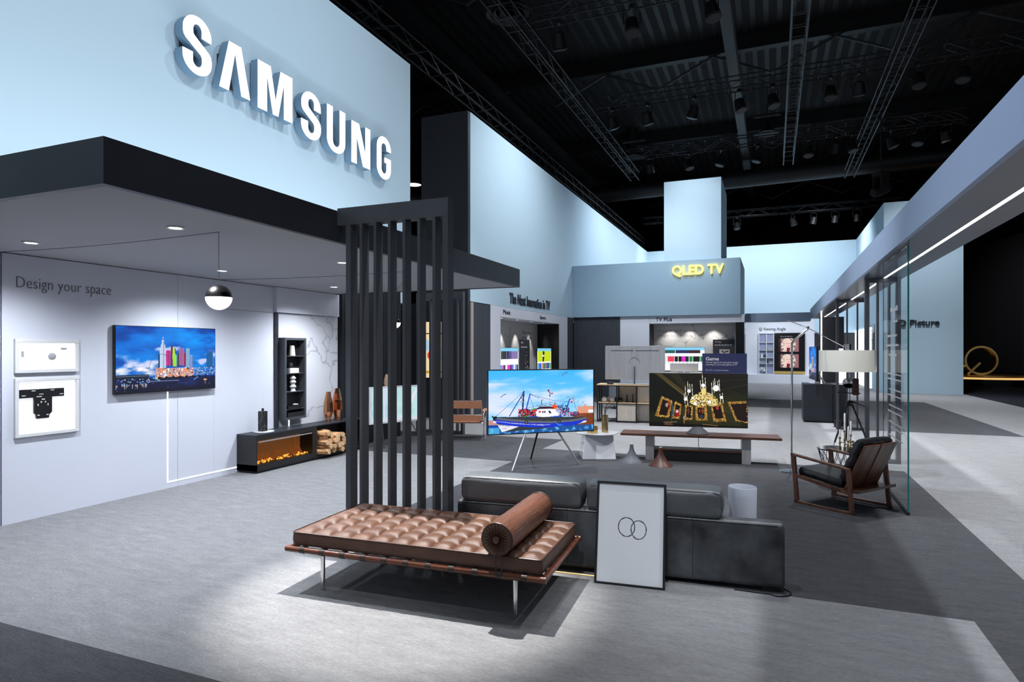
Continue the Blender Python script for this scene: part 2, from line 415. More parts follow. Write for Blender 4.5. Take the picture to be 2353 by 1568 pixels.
def paint_boat():
    c = Cv(320, 184, (60,180,245)); n = c.noise(2,4,11,5); n2 = c.noise(4,9,12,5)
    c.a = np.stack([60+110*c.Y, 178+40*c.Y, 248+0*c.Y], -1)/255
    c.mix((n-.42)*3.4, (205,222,250)); c.mix((n2-.5)*2.6*(c.Y > .2), (225,228,250))
    c.rect(0,.78,.12,.86,(190,140,130)); c.rect(0,.86,.12,.92,(20,70,170))
    c.rect(.84,.6,1,.72,(225,150,120)); c.poly([(.86,.62),(.9,.6),(.92,.56),(.94,.61),(1,.6),(1,.7),(.84,.72)],(220,150,125)); c.rect(.8,.71,1,.92,(120,60,30)); c.mix((n2-.45)*3*(c.X>.8)*(c.Y>.71)*(c.Y<.9),(170,100,50)); c.rect(.95,.66,1,.71,(235,235,245))
    c.rect(0,.9,1,1,(25,80,150)); c.mix((c.noise(30,20,5,3)-.5)*4*(c.Y>.9),(110,190,235)); c.rect(0,.9,.1,1,(90,190,235),.7)
    # rigging
    for q in [((.33,.33),(.07,.72)),((.33,.33),(.19,.72)),((.38,.38),(.62,.5)),((.62,.5),(.73,.52)),((.38,.38),(.47,.45)),((.8,.46),(.62,.62)),((.8,.45),(.84,.72)),((.36,.6),(.6,.52)),((.38,.4),(.42,.62)),((.62,.52),(.7,.68)),((.57,.5),(.6,.66))]:
        c.line(*q[0],*q[1],.006,(70,85,140),.9)
    c.line(.325,.34,.31,.76,.026,(20,40,110)); c.line(.385,.38,.33,.74,.020,(25,80,200)); c.line(.325,.36,.19,.73,.012,(50,70,130)); c.line(.765,.48,.715,.74,.022,(25,90,205)); c.line(.45,.58,.62,.56,.008,(70,70,110)); c.line(.7,.55,.7,.7,.01,(60,70,150)); c.line(.62,.52,.63,.66,.01,(120,60,90))
    for k in range(14):
        a = PI*k/14; c.line(.785+.028*math.cos(a),.5-.06*math.sin(a),.785+.028*math.cos(a+PI/14),.5-.06*math.sin(a+PI/14),.007,(200,150,150))
    c.ell(.785,.52,.017,.028,(210,190,210)); c.ell(.785,.525,.008,.012,(40,30,50))
    for y in (.44,.5): c.ell(.31,y,.012,.018,(70,70,90)); c.ell(.31,y,.007,.011,(190,210,240))
    rs = np.random.RandomState(2)
    for k in range(230):
        x = .28+.17*rs.rand(); y = .62+.14*rs.rand(); c.ell(x,y,.008,.011,[(200,30,40),(15,20,60),(20,30,90),(240,60,50),(40,150,90),(180,60,70),(20,20,30)][rs.randint(7)])
    for k in range(170):
        x = .6+.16*rs.rand(); y = .58+.17*rs.rand(); c.ell(x,y,.007,.01,[(40,40,110),(180,60,90),(90,100,170),(20,30,80),(200,190,220)][rs.randint(5)])
    for k in range(30): c.ell(.6+.035*rs.rand(),.57+.06*rs.rand(),.01,.013,[(230,40,30),(250,120,40)][k % 2])
    for k in range(80): c.ell(.77+.08*rs.rand(),.69+.06*rs.rand(),.008,.01,[(90,40,60),(200,120,140),(30,40,110)][rs.randint(3)])
    c.poly([(.44,.67),(.48,.62),(.62,.63),(.665,.72),(.62,.79),(.45,.79)],(240,240,250)); c.poly([(.43,.63),(.48,.585),(.58,.59),(.63,.625),(.5,.625)],(60,20,40))
    for x in (.5,.52): c.rect(x,.655,x+.012,.69,(20,25,60))
    c.poly([(.555,.655),(.575,.655),(.59,.7),(.57,.7)],(20,25,60)); c.ell(.477,.67,.012,.016,(220,40,40))
    c.rect(.36,.74,.46,.78,(25,90,215)); c.poly([(.58,.75),(.69,.74),(.69,.8),(.56,.8)],(20,90,220)); c.poly([(.64,.8),(.78,.765),(.89,.78),(.88,.8)],(200,20,50))
    # hull
    top = [(.04,.73),(.2,.77),(.4,.81),(.6,.825),(.8,.81),(.93,.775)]
    def band(o1, o2, col, x0=.04, x1=.94):
        pts = [(x,y+o1) for x,y in top]+[(x,y+o2) for x,y in top[::-1]]; c.poly(pts, col)
    c.poly([(.04,.73),(.93,.775),(.9,.85),(.84,.9),(.5,.94),(.2,.97),(.13,.97)],(50,55,60))
    band(0,.04,(95,100,110)); band(.035,.07,(30,50,190)); band(.06,.09,(225,220,235)); 
    c.poly([(.065,.8),(.25,.85),(.5,.89),(.8,.865),(.9,.84),(.88,.87),(.82,.9),(.6,.925),(.4,.915),(.2,.88),(.075,.835)],(15,50,205))
    c.poly([(.08,.85),(.28,.895),(.2,.94),(.125,.975)],(225,225,240)); c.line(.09,.86,.2,.885,.006,(20,20,40))
    c.line(.13,.92,.17,.918,.01,(150,150,165)); c.ell(.06,.74,.02,.02,(10,10,14)); c.line(.035,.72,.06,.78,.02,(10,10,14))
    for x,y in ((.35,.83),(.66,.84)): c.ell(x,y,.017,.028,(12,12,16)); c.ell(x,y,.009,.014,(120,110,120))
    c.poly([(.63,.85),(.71,.9),(.66,.91),(.64,.88)],(40,120,215))
    # birds
    for x,y,k in [(.14,.385,1.),(.72,.05,1.1),(.9,.53,.5),(.75,.44,.4),(.47,.42,.4),(.85,.52,.3)]:
        c.line(x-.025*k,y+.03*k,x,y,.012*k,(90,110,160)); c.line(x,y,x+.02*k,y-.012*k,.01*k,(70,80,120)); c.line(x-.004,y,x-.03*k,y+.06*k*.8,.008*k,(110,130,180))
    c.ell(.56,.33,.009,.016,(60,60,80)); c.ell(.595,.38,.008,.014,(150,60,90)); c.line(.56,.34,.58,.38,.016,(190,50,90)); c.line(.575,.39,.572,.43,.014,(40,50,110))
    c.line(.5,.48,.49,.52,.012,(60,60,120)); c.line(.49,.52,.5,.56,.012,(40,60,140)); c.line(.5,.48,.51,.47,.006,(190,110,110))
    return c

def paint_chandelier():
    c = Cv(320, 184, (15,16,5)); n = c.noise(8,6,21,5)
    c.mix((n-.4)*1.1*(c.Y>.3), (48,48,16)); c.mix(np.exp(-(((c.X-.6)/.35)**2+((c.Y-.7)/.35)**2))*.5, (90,84,38))
    c.poly([(.06,0),(1,0),(1,.2),(.6,.33),(.37,.43)],(24,20,12)); c.poly([(.06,0),(.12,0),(.38,.36),(.37,.45)],(70,62,30)); c.poly([(.2,0),(.3,0),(.42,.3),(.37,.33)],(40,36,18))
    c.line(.05,.0,.37,.42,.008,(130,105,60)); c.rect(.368,.43,.378,.85,(110,70,30)); c.poly([(0,0),(.06,0),(.37,.44),(.37,.6),(0,.75)],(10,12,6),.7)
    c.line(.5,.38,1,.2,.012,(45,42,22)); c.line(.55,.16,1,.1,.01,(38,34,20)); c.poly([(0,.93),(1,.98),(1,1),(0,1)],(12,8,6))
    def frame(p, q):
        c.poly(p, (150,110,45)); c.poly(q, (28,12,8))
        rs = np.random.RandomState(int(p[0][0]*1000)); n2 = c.noise(60,40,9,2)
        for a in range(len(p)):
            x1,y1 = p[a]; x2,y2 = p[(a+1) % 4]; u1,v1 = q[a]; u2,v2 = q[(a+1) % 4]
            for k in range(12):
                t = rs.rand(); w = rs.rand(); x = (x1+(x2-x1)*t)*(1-w)+(u1+(u2-u1)*t)*w; y = (y1+(y2-y1)*t)*(1-w)+(v1+(v2-v1)*t)*w
                c.ell(x,y,.005,.009,[(235,190,100),(70,45,15),(200,150,70)][rs.randint(3)])
    frame([(.125,.43),(.24,.52),(.2,.84),(.055,.81)],[(.14,.48),(.215,.55),(.18,.8),(.095,.79)])
    frame([(.265,.53),(.335,.58),(.315,.86),(.235,.85)],[(.275,.58),(.32,.61),(.3,.82),(.255,.82)])
    frame([(.375,.59),(.45,.6),(.445,.87),(.36,.87)],[(.385,.62),(.435,.63),(.432,.84),(.38,.84)])
    frame([(.475,.6),(.59,.6),(.6,.88),(.48,.88)],[(.495,.64),(.565,.64),(.57,.84),(.505,.84)])
    frame([(.63,.56),(.745,.54),(.79,.88),(.66,.9)],[(.65,.62),(.73,.6),(.765,.83),(.68,.84)])
    frame([(.8,.52),(.99,.5),(.99,.9),(.88,.87)],[(.83,.56),(1,.54),(1,.9),(.9,.85)])
    c.ell(.185,.6,.02,.04,(150,150,140)); c.ell(.2,.56,.007,.02,(210,40,40)); c.ell(.2,.63,.012,.04,(110,15,20))
    c.ell(.29,.74,.022,.06,(150,15,25)); c.ell(.288,.715,.015,.03,(210,190,210)); c.poly([(.265,.82),(.3,.82),(.302,.76),(.27,.76)],(160,10,20))
    c.ell(.7,.64,.012,.03,(200,50,70)); c.ell(.52,.7,.006,.03,(200,60,50)); c.ell(.55,.7,.012,.05,(120,70,40)); c.ell(.54,.8,.02,.03,(40,55,80)); c.ell(.405,.7,.01,.06,(90,50,40))
    c.ell(.24,.7,.012,.12,(60,95,110),.7); c.ell(.23,.84,.008,.06,(60,90,95),.6); c.ell(.36,.88,.006,.07,(150,100,70)); c.ell(.358,.83,.009,.03,(140,140,150))
    c.line(.15,.93,.28,.915,.012,(140,120,95)); c.ell(.2,.96,.05,.02,(90,60,45)); c.line(.55,.95,.7,.97,.006,(190,140,70))
    rs = np.random.RandomState(8)
    for k in range(520):
        a = rs.rand()*2*PI; r = math.sqrt(rs.rand())
        c.ell(.565+.14*r*math.cos(a),.46+.13*r*math.sin(a)+.1*abs(math.cos(a))*r*.6,.004+.004*rs.rand(),.007+.005*rs.rand(),[(250,235,160),(225,190,90),(255,250,215),(120,80,25),(200,160,80)][rs.randint(5)])
    c.line(.545,0,.555,.3,.008,(190,160,80)); c.ell(.56,.33,.025,.07,(240,215,130))
    for k in range(60): t = rs.rand(); c.ell(.4+.34*t, .54-.1*math.sin(PI*t)+.02*rs.rand()+.0,.006,.01,(235,205,120))
    for x,y,r in [(.41,.33,.018),(.555,.22,.02),(.685,.27,.032),(.375,.48,.018),(.445,.46,.012),(.74,.44,.017),(.47,.56,.016),(.62,.53,.017)]:
        c.ell(x,y,r,r*1.75,(255,255,255))
    for x,y1,y2 in [(.395,.15,.4),(.37,.24,.45),(.44,.2,.42),(.415,.2,.3),(.36,.38,.56),(.39,.42,.6),(.525,.13,.3),(.575,.08,.3),(.545,.02,.2),(.64,.17,.4),(.66,.13,.36),(.672,.09,.3),(.7,.14,.3),(.715,.11,.33),(.725,.38,.52),(.75,.36,.55)]:
        c.line(x,y1,x+.008,y2,.008,(250,245,225))
    return c

def paint_app(kind):
    c = Cv(88, 52, (240,242,250)); c.rect(0,0,1,.11,(120,200,235)); rs = np.random.RandomState(kind+3)
    if kind == 0:
        c.rect(.03,.12,.97,.4,(80,60,130)); c.rect(.03,.12,.2,.4,(60,70,30)); c.rect(.12,.12,.45,.4,(15,15,40)); c.rect(.6,.12,.97,.4,(125,105,165)); c.line(.33,.14,.34,.38,.02,(180,190,230))
    elif kind == 1:
        c.rect(.03,.12,.97,.55,(195,215,20)); c.ell(.42,.3,.07,.16,(230,235,245)); c.ell(.44,.2,.07,.09,(25,25,50)); c.poly([(.36,.35),(.5,.35),(.46,.55),(.36,.55)],(40,40,70))
    else:
        c.rect(.0,0,1,.1,(130,205,240)); c.rect(.03,.12,.3,.25,(30,90,80)); c.rect(.31,.12,.62,.25,(40,40,90)); c.rect(.63,.12,.9,.25,(60,30,30))
    y0, y1 = (.62,.86) if kind < 2 else (.38,.62)
    for k in range(11):
        x = .02+.088*k; c.rect(x,y0,x+.08,y1,[(15,15,20),(170,180,40),(40,45,50),(225,225,235),(30,30,40),(60,70,225),(225,60,90),(30,130,60),(210,40,190),(15,15,15),(60,150,210)][rs.randint(11)])
        c.rect(x+.02,y1+.03,x+.05,y1+.06,(90,90,110))
    return c

def paint_face():
    c = Cv(60, 60, (150,105,110)); n = c.noise(10,12,4,3)
    c.rect(0,0,.12,1,(15,10,12)); c.ell(.5,.55,.36,.62,(232,218,205)); c.mix((n-.5)*5*(((c.X-.5)/.42)**2+((c.Y-.5)/.7)**2 < 1)*(((c.X-.5)/.2)**2+((c.Y-.45)/.36)**2 > 1),(120,85,80))
    c.ell(.5,.42,.18,.33,(240,205,195)); c.ell(.43,.4,.04,.02,(90,60,60)); c.ell(.57,.4,.04,.02,(90,60,60)); c.ell(.5,.6,.05,.025,(190,50,70)); c.poly([(.4,.7),(.6,.7),(.56,1),(.44,1)],(120,15,25)); c.ell(.34,.75,.08,.16,(240,210,200)); c.ell(.66,.75,.08,.16,(240,210,200))
    return c

# ================================================================== SETTING
xs = [-30, -14, -6.9, -3.68, -1.0, 1.17, 1.30, 1.72, 4.6, 6.9, 34]
ys = [-6, 2.42, 4.76, 8.93, 10.30, 11.5, 14.9, 15.3, 17.0, 20.3, 23.8, 24.3, 39, 64]
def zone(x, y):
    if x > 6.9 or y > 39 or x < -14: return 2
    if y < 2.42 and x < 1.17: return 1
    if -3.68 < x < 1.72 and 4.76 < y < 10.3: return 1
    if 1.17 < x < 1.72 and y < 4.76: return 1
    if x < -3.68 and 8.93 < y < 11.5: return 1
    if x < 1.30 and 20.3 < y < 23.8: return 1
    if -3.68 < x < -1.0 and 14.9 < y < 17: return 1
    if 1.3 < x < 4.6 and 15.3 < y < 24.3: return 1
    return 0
m = MB(); nx, ny = len(xs), len(ys)
for y in ys:
    for x in xs: m.v.append((x, y, 0))
for j in range(ny-1):
    for i in range(nx-1):
        m.f.append((j*nx+i, j*nx+i+1, (j+1)*nx+i+1, (j+1)*nx+i)); m.sm.append(False)
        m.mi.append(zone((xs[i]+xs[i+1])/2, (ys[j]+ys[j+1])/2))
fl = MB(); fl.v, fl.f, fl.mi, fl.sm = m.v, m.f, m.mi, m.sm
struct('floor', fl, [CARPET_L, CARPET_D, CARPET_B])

# left wall, white panels with fine seams
m = MB(); m.box(-7.06, -6.93, 1, 8.88, 0, 2.65)
for a, b, z0, z1 in [(1, 3.742, 0, 2.65), (3.750, 5.704, 0, 2.65), (5.709, 6.25, 0, 2.65), (6.253, 7.356, 0, 2.265), (6.253, 7.356, 2.27, 2.65), (7.42, 8.88, 0, .55)]:
    m.box(-6.935, -6.9, a, b, z0, z1)
m.box(-6.935, -6.84, 7.357, 8.82, 2.275, 2.65)
struct('wall_left', m, WHITEP)
struct('trim_1', box(-6.94, -6.87, 7.356, 7.42, .5, 2.265), ANTH)
struct('trim_2', box(-6.935, -6.895, 7.42, 8.85, .5, 2.268), MARB)
o = struct('wall_left_fluted', fluted(0, 1.85, 0, 3.6, .08, .06), BLACKF, loc=(-6.84, 8.9, 0), rot=(0,0,PI/2))
# tall pale blue walls
struct('wall_left_upper', box(-8.2, -6.9, -3, 11.2, 2.66, 7.6), BLUE)
m = MB(); m.box(-8.2, -6.9, 14.0, 38, 2.92, 7.6)
struct('wall_left_far', m, BLUE)
struct('wall_left_end', box(-8.22, -6.91, 13.88, 14.0, 0, 7.6), ANTH)
struct('wall_back_left', box(-12, -8.22, 13.9, 14.0, 0, 2.9), BLACKF)
struct('wall_left_room', box(-10.6, -10.5, 10.7, 13.9, 0, 2.9), BLACKF)
# lower part of far left wall: fluted, white niche surround, fluted
struct('wall_left_fluted_far', fluted(0, 1.05, 0, 2.9, .06, .05), FLUTE, loc=(-6.9, 14.15, 0), rot=(0,0,PI/2))
struct('trim_3', box(-6.96, -6.88, 14.0, 14.14, 0, 2.9), mat('warm_trim', (.40,.36,.33), .6))
m = MB(); m.box(-7.0, -6.9, 15.2, 15.87, 0, 2.63); m.box(-7.0, -6.9, 21.02, 21.98, 0, 2.63); m.box(-7.69, -6.9, 15.2, 21.98, 2.63, 2.915); m.box(-7.0, -6.9, 15.87, 21.02, 0, .55)
struct('wall_left_niche', m, WHITEP)
struct('wall_left_niche_back', box(-7.8, -7.7, 15.2, 21.98, 0, 2.63), MARBG)
struct('trim_4', box(-7.7, -6.905, 20.98, 21.1, .55, 2.63), BLKG)
struct('wall_left_fluted_corner', fluted(0, .7, 0, 2.92, .06, .05), FLUTE, loc=(-6.9, 21.99, 0), rot=(0,0,PI/2))
# wall facing us with the second niche
struct('wall_back_fluted', fluted(-6.88, -5.12, 0, 2.92, .06, .05), FLUTE, loc=(0, 22.7, 0))
m = MB(); m.box(-5.12, -4.07, 22.7, 22.8, 0, 2.93); m.box(-4.065, -.88, 22.7, 23.7, 2.665, 2.93)
struct('wall_back_niche', m, WHITEP)
struct('wall_back_niche_side', box(-4.14, -4.07, 22.72, 23.7, 0, 2.665), DGREY)
struct('wall_back_niche_back', box(-4.07, -1.16, 23.6, 23.7, 0, 2.665), MARBG)
struct('trim_5', box(-1.16, -.88, 22.72, 23.7, 0, 2.665), BLKG)
struct('trim_6', box(-1.19, -1.155, 23.0, 23.04, 0, 2.66), STEEL)
# hanging block and pillar
struct('wall_back_block', box(-6.895, -1.0, 22.6, 26, 2.935, 4.85), mat('block_blue_grey', (.30,.44,.56), .6))
struct('wall_back_pillar', box(-3.56, -1.63, 22.75, 25.6, 4.851, 7.68), BLUE)
# far walls
struct('wall_back', box(-8.2, 4.12, 38, 38.3, 2.66, 7.62), BLUE)
struct('wall_back_lower', box(-8.2, 4.12, 38, 38.3, 0, 2.66), BLACKF)
m = MB(); m.box(-1.9, 2.0, 36, 36.2, 0, 3.3); m.box(-1.9, 2.0, 35.4, 36, 0, .45)
struct('wall_back_white', m, WHITEP)
struct('wall_right', box(4.12, 4.4, 29.2, 38.3, 0, 7.62), BLUE)
struct('wall_right_front', box(4.12, 6.78, 29, 29.2, 0, 7.62), BLUE)
# hall shell
struct('ceiling', box(-30, 34, -6, 64, 13, 13.2), HALL)
struct('wall_hall_back', box(-30, 34, 62, 62.3, 0, 13), HALL)
struct('wall_hall_left', box(-30.3, -30, -6, 64, 0, 13), HALL)
struct('wall_hall_right', box(34, 34.3, -6, 64, 0, 13), HALL)
m = MB(); m.box(18.2, 30, 61.4, 61.6, 0, 9.3)
for k in range(4): m.box(18.2, 30, 61.3, 61.4, 3.0*k+.05, 3.0*k+2.95)
for k in range(24): m.box(18.2+k*.5, 18.4+k*.5, 61.3, 61.4, 9.4, 11.6)
struct('wall_hall_panels', m, mat('hall_grey_panel', (.04,.04,.042), .7))
struct('trim_7', box(10.5, 18.1, 60.6, 60.8, 0, 12), mat('hall_drape', (.004,.004,.007), .9))
struct('wall_right_black', box(1.3, 1.95, 20.9, 21.0, 0, 2.7), BLACKF)

# ------------------------------------------------------------------ canopy
cn = thing('canopy', 'dark flat canopy over the white living room corner with grey soffit', 'canopy', (-5.2, 5.6, 2.65))
X0, X1, Y0, Y1 = -9+5.2, -3.51+5.2, 2.42-5.6, 8.8-5.6
m = MB(); m.box(X0, X1, Y0, Y0+.05, 0, .27); m.box(X1-.05, X1, Y0+.05, Y1, 0, .27); m.box(X0, X1-.05, Y1-.05, Y1, 0, .27)
m.build('fascia', ANTH, cn)
box(X0, X1-.05, Y0+.05, Y1-.05, .008, .03).build('soffit_panel', CEIL, cn)
box(X0, X1-.05, Y0+.05, Y1-.05, .24, .268).build('roof_deck', ANTH, cn)

# downlights
def downlight(loc, label, lens=DOWN, r=.06, grp='recessed downlights in the canopy soffit'):
    d = thing('downlight', label, 'ceiling light', loc, 0, grp)
    MB().lathe([(r*.78,-.001),(r*1.0,-.006),(r*1.15,-.002),(r*1.15,.006),(r*.78,.006)], 24).build('trim_ring', WHTM, d)
    MB().lathe([(1e-5,-.002),(r*.76,-.002)], 24).build('lens', lens, d)
    return d
DL = [(-6.05,3.52),(-4.28,3.52),(-4.30,5.6),(-6.06,5.62),(-6.06,7.69),(-4.31,7.70)]
dd = downlight((DL[0][0], DL[0][1], 2.652), 'recessed downlight over the white framed wall displays, the leftmost one')
dls = ['recessed downlight nearest the front corner of the canopy', 'recessed downlight just left of the slat screen, halfway back', 'recessed downlight behind the cord of the ball pendant', 'recessed downlight above the wall shelf, rear row by the white wall', 'recessed downlight seen through the right end of the slat screen']
for (x, y), l in zip(DL[1:], dls): dup(dd, (x, y, 2.652), 0, l)

# ------------------------------------------------------------------ slat screens
def slat_screen(label, x0, x1, y, z1, n, d=.10, base=False, thick=.05, thin=.026, skip_left=0., bh=.15, rz=0):
    t = thing('slat_screen', label, 'slat screen', (x0, y, 0), rz, 'dark slatted room dividers')
    W = x1-x0
    box(0, W, 0, d, z1-bh, z1).build('top_beam', ANTH2, t)
    if base: box(0, W, 0, d, 0, .06).build('bottom_beam', ANTH2, t)
    xsn = np.linspace(skip_left, W, n)
    for i, x in enumerate(xsn):
        w = thick if i in (0, n-1) else thin
        xa = x-w if i == n-1 else x
        box(xa, xa+w, .001, d-.001, .06 if base else 0, z1-bh).build('post', ANTH2, t)
    return t
slat_screen('tall dark slat screen joined to the canopy behind the brown daybed', -3.51, -2.42, 4.50, 2.94, 8, skip_left=.09)
slat_screen('dark slat screen at the back left behind the tan leather chair', -6.88, -5.79, 11.4, 2.9, 8, base=True)
slat_screen('dark slat screen right behind the glass panel and lounge chair', 1.30, 1.78, 10.9, 2.788, 4, base=True, bh=.06, thick=.06)
slat_screen('farther dark slat screen near the bright light column', 1.27, 1.86, 15.2, 2.788, 4, base=True, bh=.06, thick=.05)

# ------------------------------------------------------------------ right header beam
hb = thing('header_beam', 'long pale header beam running back along the right with a light line', 'header beam', (1.196, 10, 2.79))
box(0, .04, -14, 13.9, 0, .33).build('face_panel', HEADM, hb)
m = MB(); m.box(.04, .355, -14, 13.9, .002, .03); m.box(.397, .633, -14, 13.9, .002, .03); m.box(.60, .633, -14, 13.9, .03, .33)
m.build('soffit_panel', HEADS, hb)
box(.357, .395, -14, 13.9, .01, .028).build('light_strip', LED, hb)
ch = thing('cross_header', 'pale header spanning from the niche wall to the right header beam', 'header beam', (0, 23.4, 2.70))
box(-.88, 1.19, 0, .04, .0, .29).build('face_panel', HEADM, ch)
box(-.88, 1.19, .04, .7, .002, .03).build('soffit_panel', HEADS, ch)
tag(box(-.015, .015, -.015, .015, -1.0, 1.0).build('light_strip', LED, loc=(1.33, 20.6, 1.79)), 'thin vertical white light line on the black wall end', 'light strip')
tag(box(0, .22, 0, .12, 0, 1.75).build('light_column', LEDS, loc=(1.50, 17.6, 0)), 'bright white vertical light column behind the tripod lamp', 'light column')
tag(box(-.15, .15, -.1, .1, 0, .14).build('plinth_block', BLK, loc=(1.42, 15.7, 0)), 'small black block at the foot of the far slat screen', 'plinth')

# ------------------------------------------------------------------ glass panel
g = thing('glass_panel', 'tall clear glass panel with white lettering under the right header', 'glass panel', (1.294, 7.56, 0))
box(-.008, .008, .004, 1.55, .03, 2.785).build('pane', GLASS, g)
box(-.008, .008, 0, .004, .03, 2.785).build('glass_edge', GLASSE, g)
box(-.008, .008, 1.55, 1.556, .03, 2.785).build('glass_edge', GLASSE, g)
box(-.015, .015, 0, 1.56, 0, .03).build('floor_channel', BLK, g)
m = MB(); rs = random.Random(5)
def scribble(m, y0, y1, z, h):
    y = y0
    while y < y1:
        w = rs.uniform(.010, .028)*h/.045
        m.box(-.0095, -.0088, y, y+w*.75, z, z+h*rs.uniform(.45, 1)); y += w
for k, (z, h, a, b) in enumerate([(2.15,.10,.55,1.0),(2.02,.06,.55,.85),(1.86,.05,.6,1.2),(1.75,.05,.5,1.3),(1.64,.05,.6,1.1),(1.42,.035,.25,1.2),(1.36,.035,.25,1.2),(1.24,.035,.25,1.1),(1.17,.035,.25,1.2),(1.05,.035,.25,1.1),(.98,.035,.25,1.2),(.86,.035,.25,1.1),(.80,.035,.25,1.0),(.70,.035,.25,1.1)]):
    scribble(m, a, b, z, h*.6)
m.build('lettering', WHTM, g)

# ------------------------------------------------------------------ big wall sign
def arc(cx, cy, rx, ry, a0, a1, n=14):
    return [(cx+rx*math.cos(R(a0+(a1-a0)*i/n)), cy+ry*math.sin(R(a0+(a1-a0)*i/n))) for i in range(n+1)]
S_OUT = (arc(.5,.70,.47,.31,-10,0,2)+arc(.5,.72,.47,.29,0,180,18)+[(.03,.66)]+[(.05,.60),(.12,.545),(.60,.36),(.64,.32),(.645,.27)]
         +arc(.5,.24,.145,.11,0,-180,10)+[(.355,.36),(.02,.36)]+[(.02,.27)]+arc(.5,.27,.48,.28,180,360,18)[1:]+[(.98,.33),(.96,.40),(.88,.465),(.42,.655),(.37,.69),(.365,.75)]
         +arc(.5,.77,.135,.10,180,0,10)+[(.635,.66)])
LET = {
 'S': (.0, S_OUT), 'A': (0, [(0,0),(.30,1),(.70,1),(1,0),(.70,0),(.50,.80),(.30,0)]),
 'M': (0, [(0,0),(0,1),(.36,1),(.5,.33),(.64,1),(1,1),(1,0),(.74,0),(.74,.74),(.58,0),(.42,0),(.26,.74),(.26,0)]),
 'U': (0, [(0,1),(0,.27)]+arc(.5,.27,.5,.28,180,360,18)+[(1,1),(.68,1),(.68,.26)]+arc(.5,.26,.18,.13,0,-180,10)+[(.32,1)]),
 'N': (0, [(0,0),(0,1),(.40,1),(.72,.36),(.72,1),(1,1),(1,0),(.60,0),(.28,.64),(.28,0)]),
 'G': (0, [(.98,.70),(.98,.73)]+arc(.5,.73,.48,.29,0,180,18)+arc(.5,.27,.48,.28,180,360,18)+[(.98,.53),(.52,.53),(.52,.40),(.66,.40),(.66,.25)]+arc(.5,.25,.16,.12,0,-180,10)+arc(.5,.76,.16,.10,180,0,10)+[(.66,.70)]),
}
def letter_mesh(ch, W, H, D):
    pts = LET[ch][1]; p2 = [(a*W, b*H) for a, b in pts]
    cu = bpy.data.curves.new('l', 'CURVE'); cu.dimensions = '2D'; cu.fill_mode = 'BOTH'; cu.extrude = D/2
    sp = cu.splines.new('POLY'); sp.points.add(len(p2)-1)
    for q, (a, b) in zip(sp.points, p2): q.co = (a, b, 0, 1)
    sp.use_cyclic_u = True
    ob = bpy.data.objects.new('l', cu); C.objects.link(ob); bpy.context.view_layer.update()
    me = bpy.data.meshes.new_from_object(ob.evaluated_get(bpy.context.evaluated_depsgraph_get()))
    bpy.data.objects.remove(ob); bpy.data.curves.remove(cu)
    for v in me.vertices:      # curve plane (x, y, depth) -> local x, -y forward, z up
        x, y, z = v.co; v.co = (x, -z-D/2, y)
    me.update()
    me.materials.clear(); me.materials.append(LETW); me.materials.append(LETS)
    ymin = -D+1e-4
    for p in me.polygons:
        p.material_index = 0 if all(me.vertices[i].co.y < ymin for i in p.vertices) else 1
    return me
sg = thing('brand_sign', 'huge white block letter sign on the pale blue wall above the canopy', 'sign', (-6.9, 7.9, 5.1), 90)
k = 6.74/6.57
for chx, a, b, z0, z1 in [('S',5.491,5.939,5.205,5.93),('A',6.045,6.567,5.19,5.86),('M',6.70,7.383,5.15,5.835),('S',7.556,8.032,5.045,5.775),('U',8.162,8.633,5.01,5.75),('N',8.797,9.339,4.975,5.70),('G',9.525,10.0,4.925,5.70)]:
    ya, yb = a*k-7.9, b*k-7.9
    me = letter_mesh(chx, yb-ya, z1-z0, .13)
    o = bpy.data.objects.new('letter', me); C.objects.link(o); o.parent = sg; o.location = (ya, -.03, z0-5.1)
    box(.2*(yb-ya), .8*(yb-ya), 0, .03, .1, .5).build('standoff', ANTH, o)

# ------------------------------------------------------------------ other writing on walls
def words(body, m, x, y, z, W, H, rz, label, depth=.01, offset=0., spacing=1., proud=0., name='wall_lettering', grp=None):
    o = lettering(name, body, m, W, H, depth, None, (x, y, z), rz, offset, spacing, proud)
    return tag(o, label, 'lettering', grp)
words('Design your space', INKG, -6.899, 3.88, 2.29, .96, .145, 90, 'thin grey words on the white wall above the framed displays', .006, -.016, 1.02)
words('The Next Innovation in TV', INK, -6.895, 16.49, 3.04, 3.5, .31, 90, 'bold black raised words on the blue wall above the left niche', .02, .022)
words('Music', INK, -6.899, 16.05, 2.72, .52, .12, 90, 'short black word at the left end above the wall niche', .01)
words('Sports', INK, -6.899, 19.04, 2.69, .55, .13, 90, 'short black word at the right end above the wall niche', .01)
words('world of Music\nevery starts on your TV', INKG, -7.699, 15.9, 2.08, 1.75, .32, 90, 'faint grey lines on the marble behind the left niche screen', .004, -.01)
words('Never miss a\ngames again', INKG, -7.699, 19.5, 2.05, 1.0, .32, 90, 'faint grey lines on the marble behind the right niche screen', .004, -.01)
words('TV Plus', INK, -3.84, 22.699, 2.74, .56, .13, 0, 'black words on the white strip above the back niche', .015, .008)
words('Watch 4K HDR content\nstraight out of the box', INKG, -3.92, 23.599, 2.17, 1.32, .31, 0, 'grey two line text on the marble of the back niche', .004, -.012)
words('QLED TV', LETG, -3.25, 22.59, 4.27, 1.72, .40, 0, 'glowing amber letters on the hanging blue grey block', .05, .02, proud=.02)
words('Q Viewing Angle', INK, -.66, 35.995, 2.72, 1.30, .20, 0, 'black words above the small white shelves far at the back', .01, .008)
words('Q Picture', INK, 4.62, 28.99, 2.64, 1.38, .28, 0, 'dark raised words on the pale blue wall at far right', .05, .02)

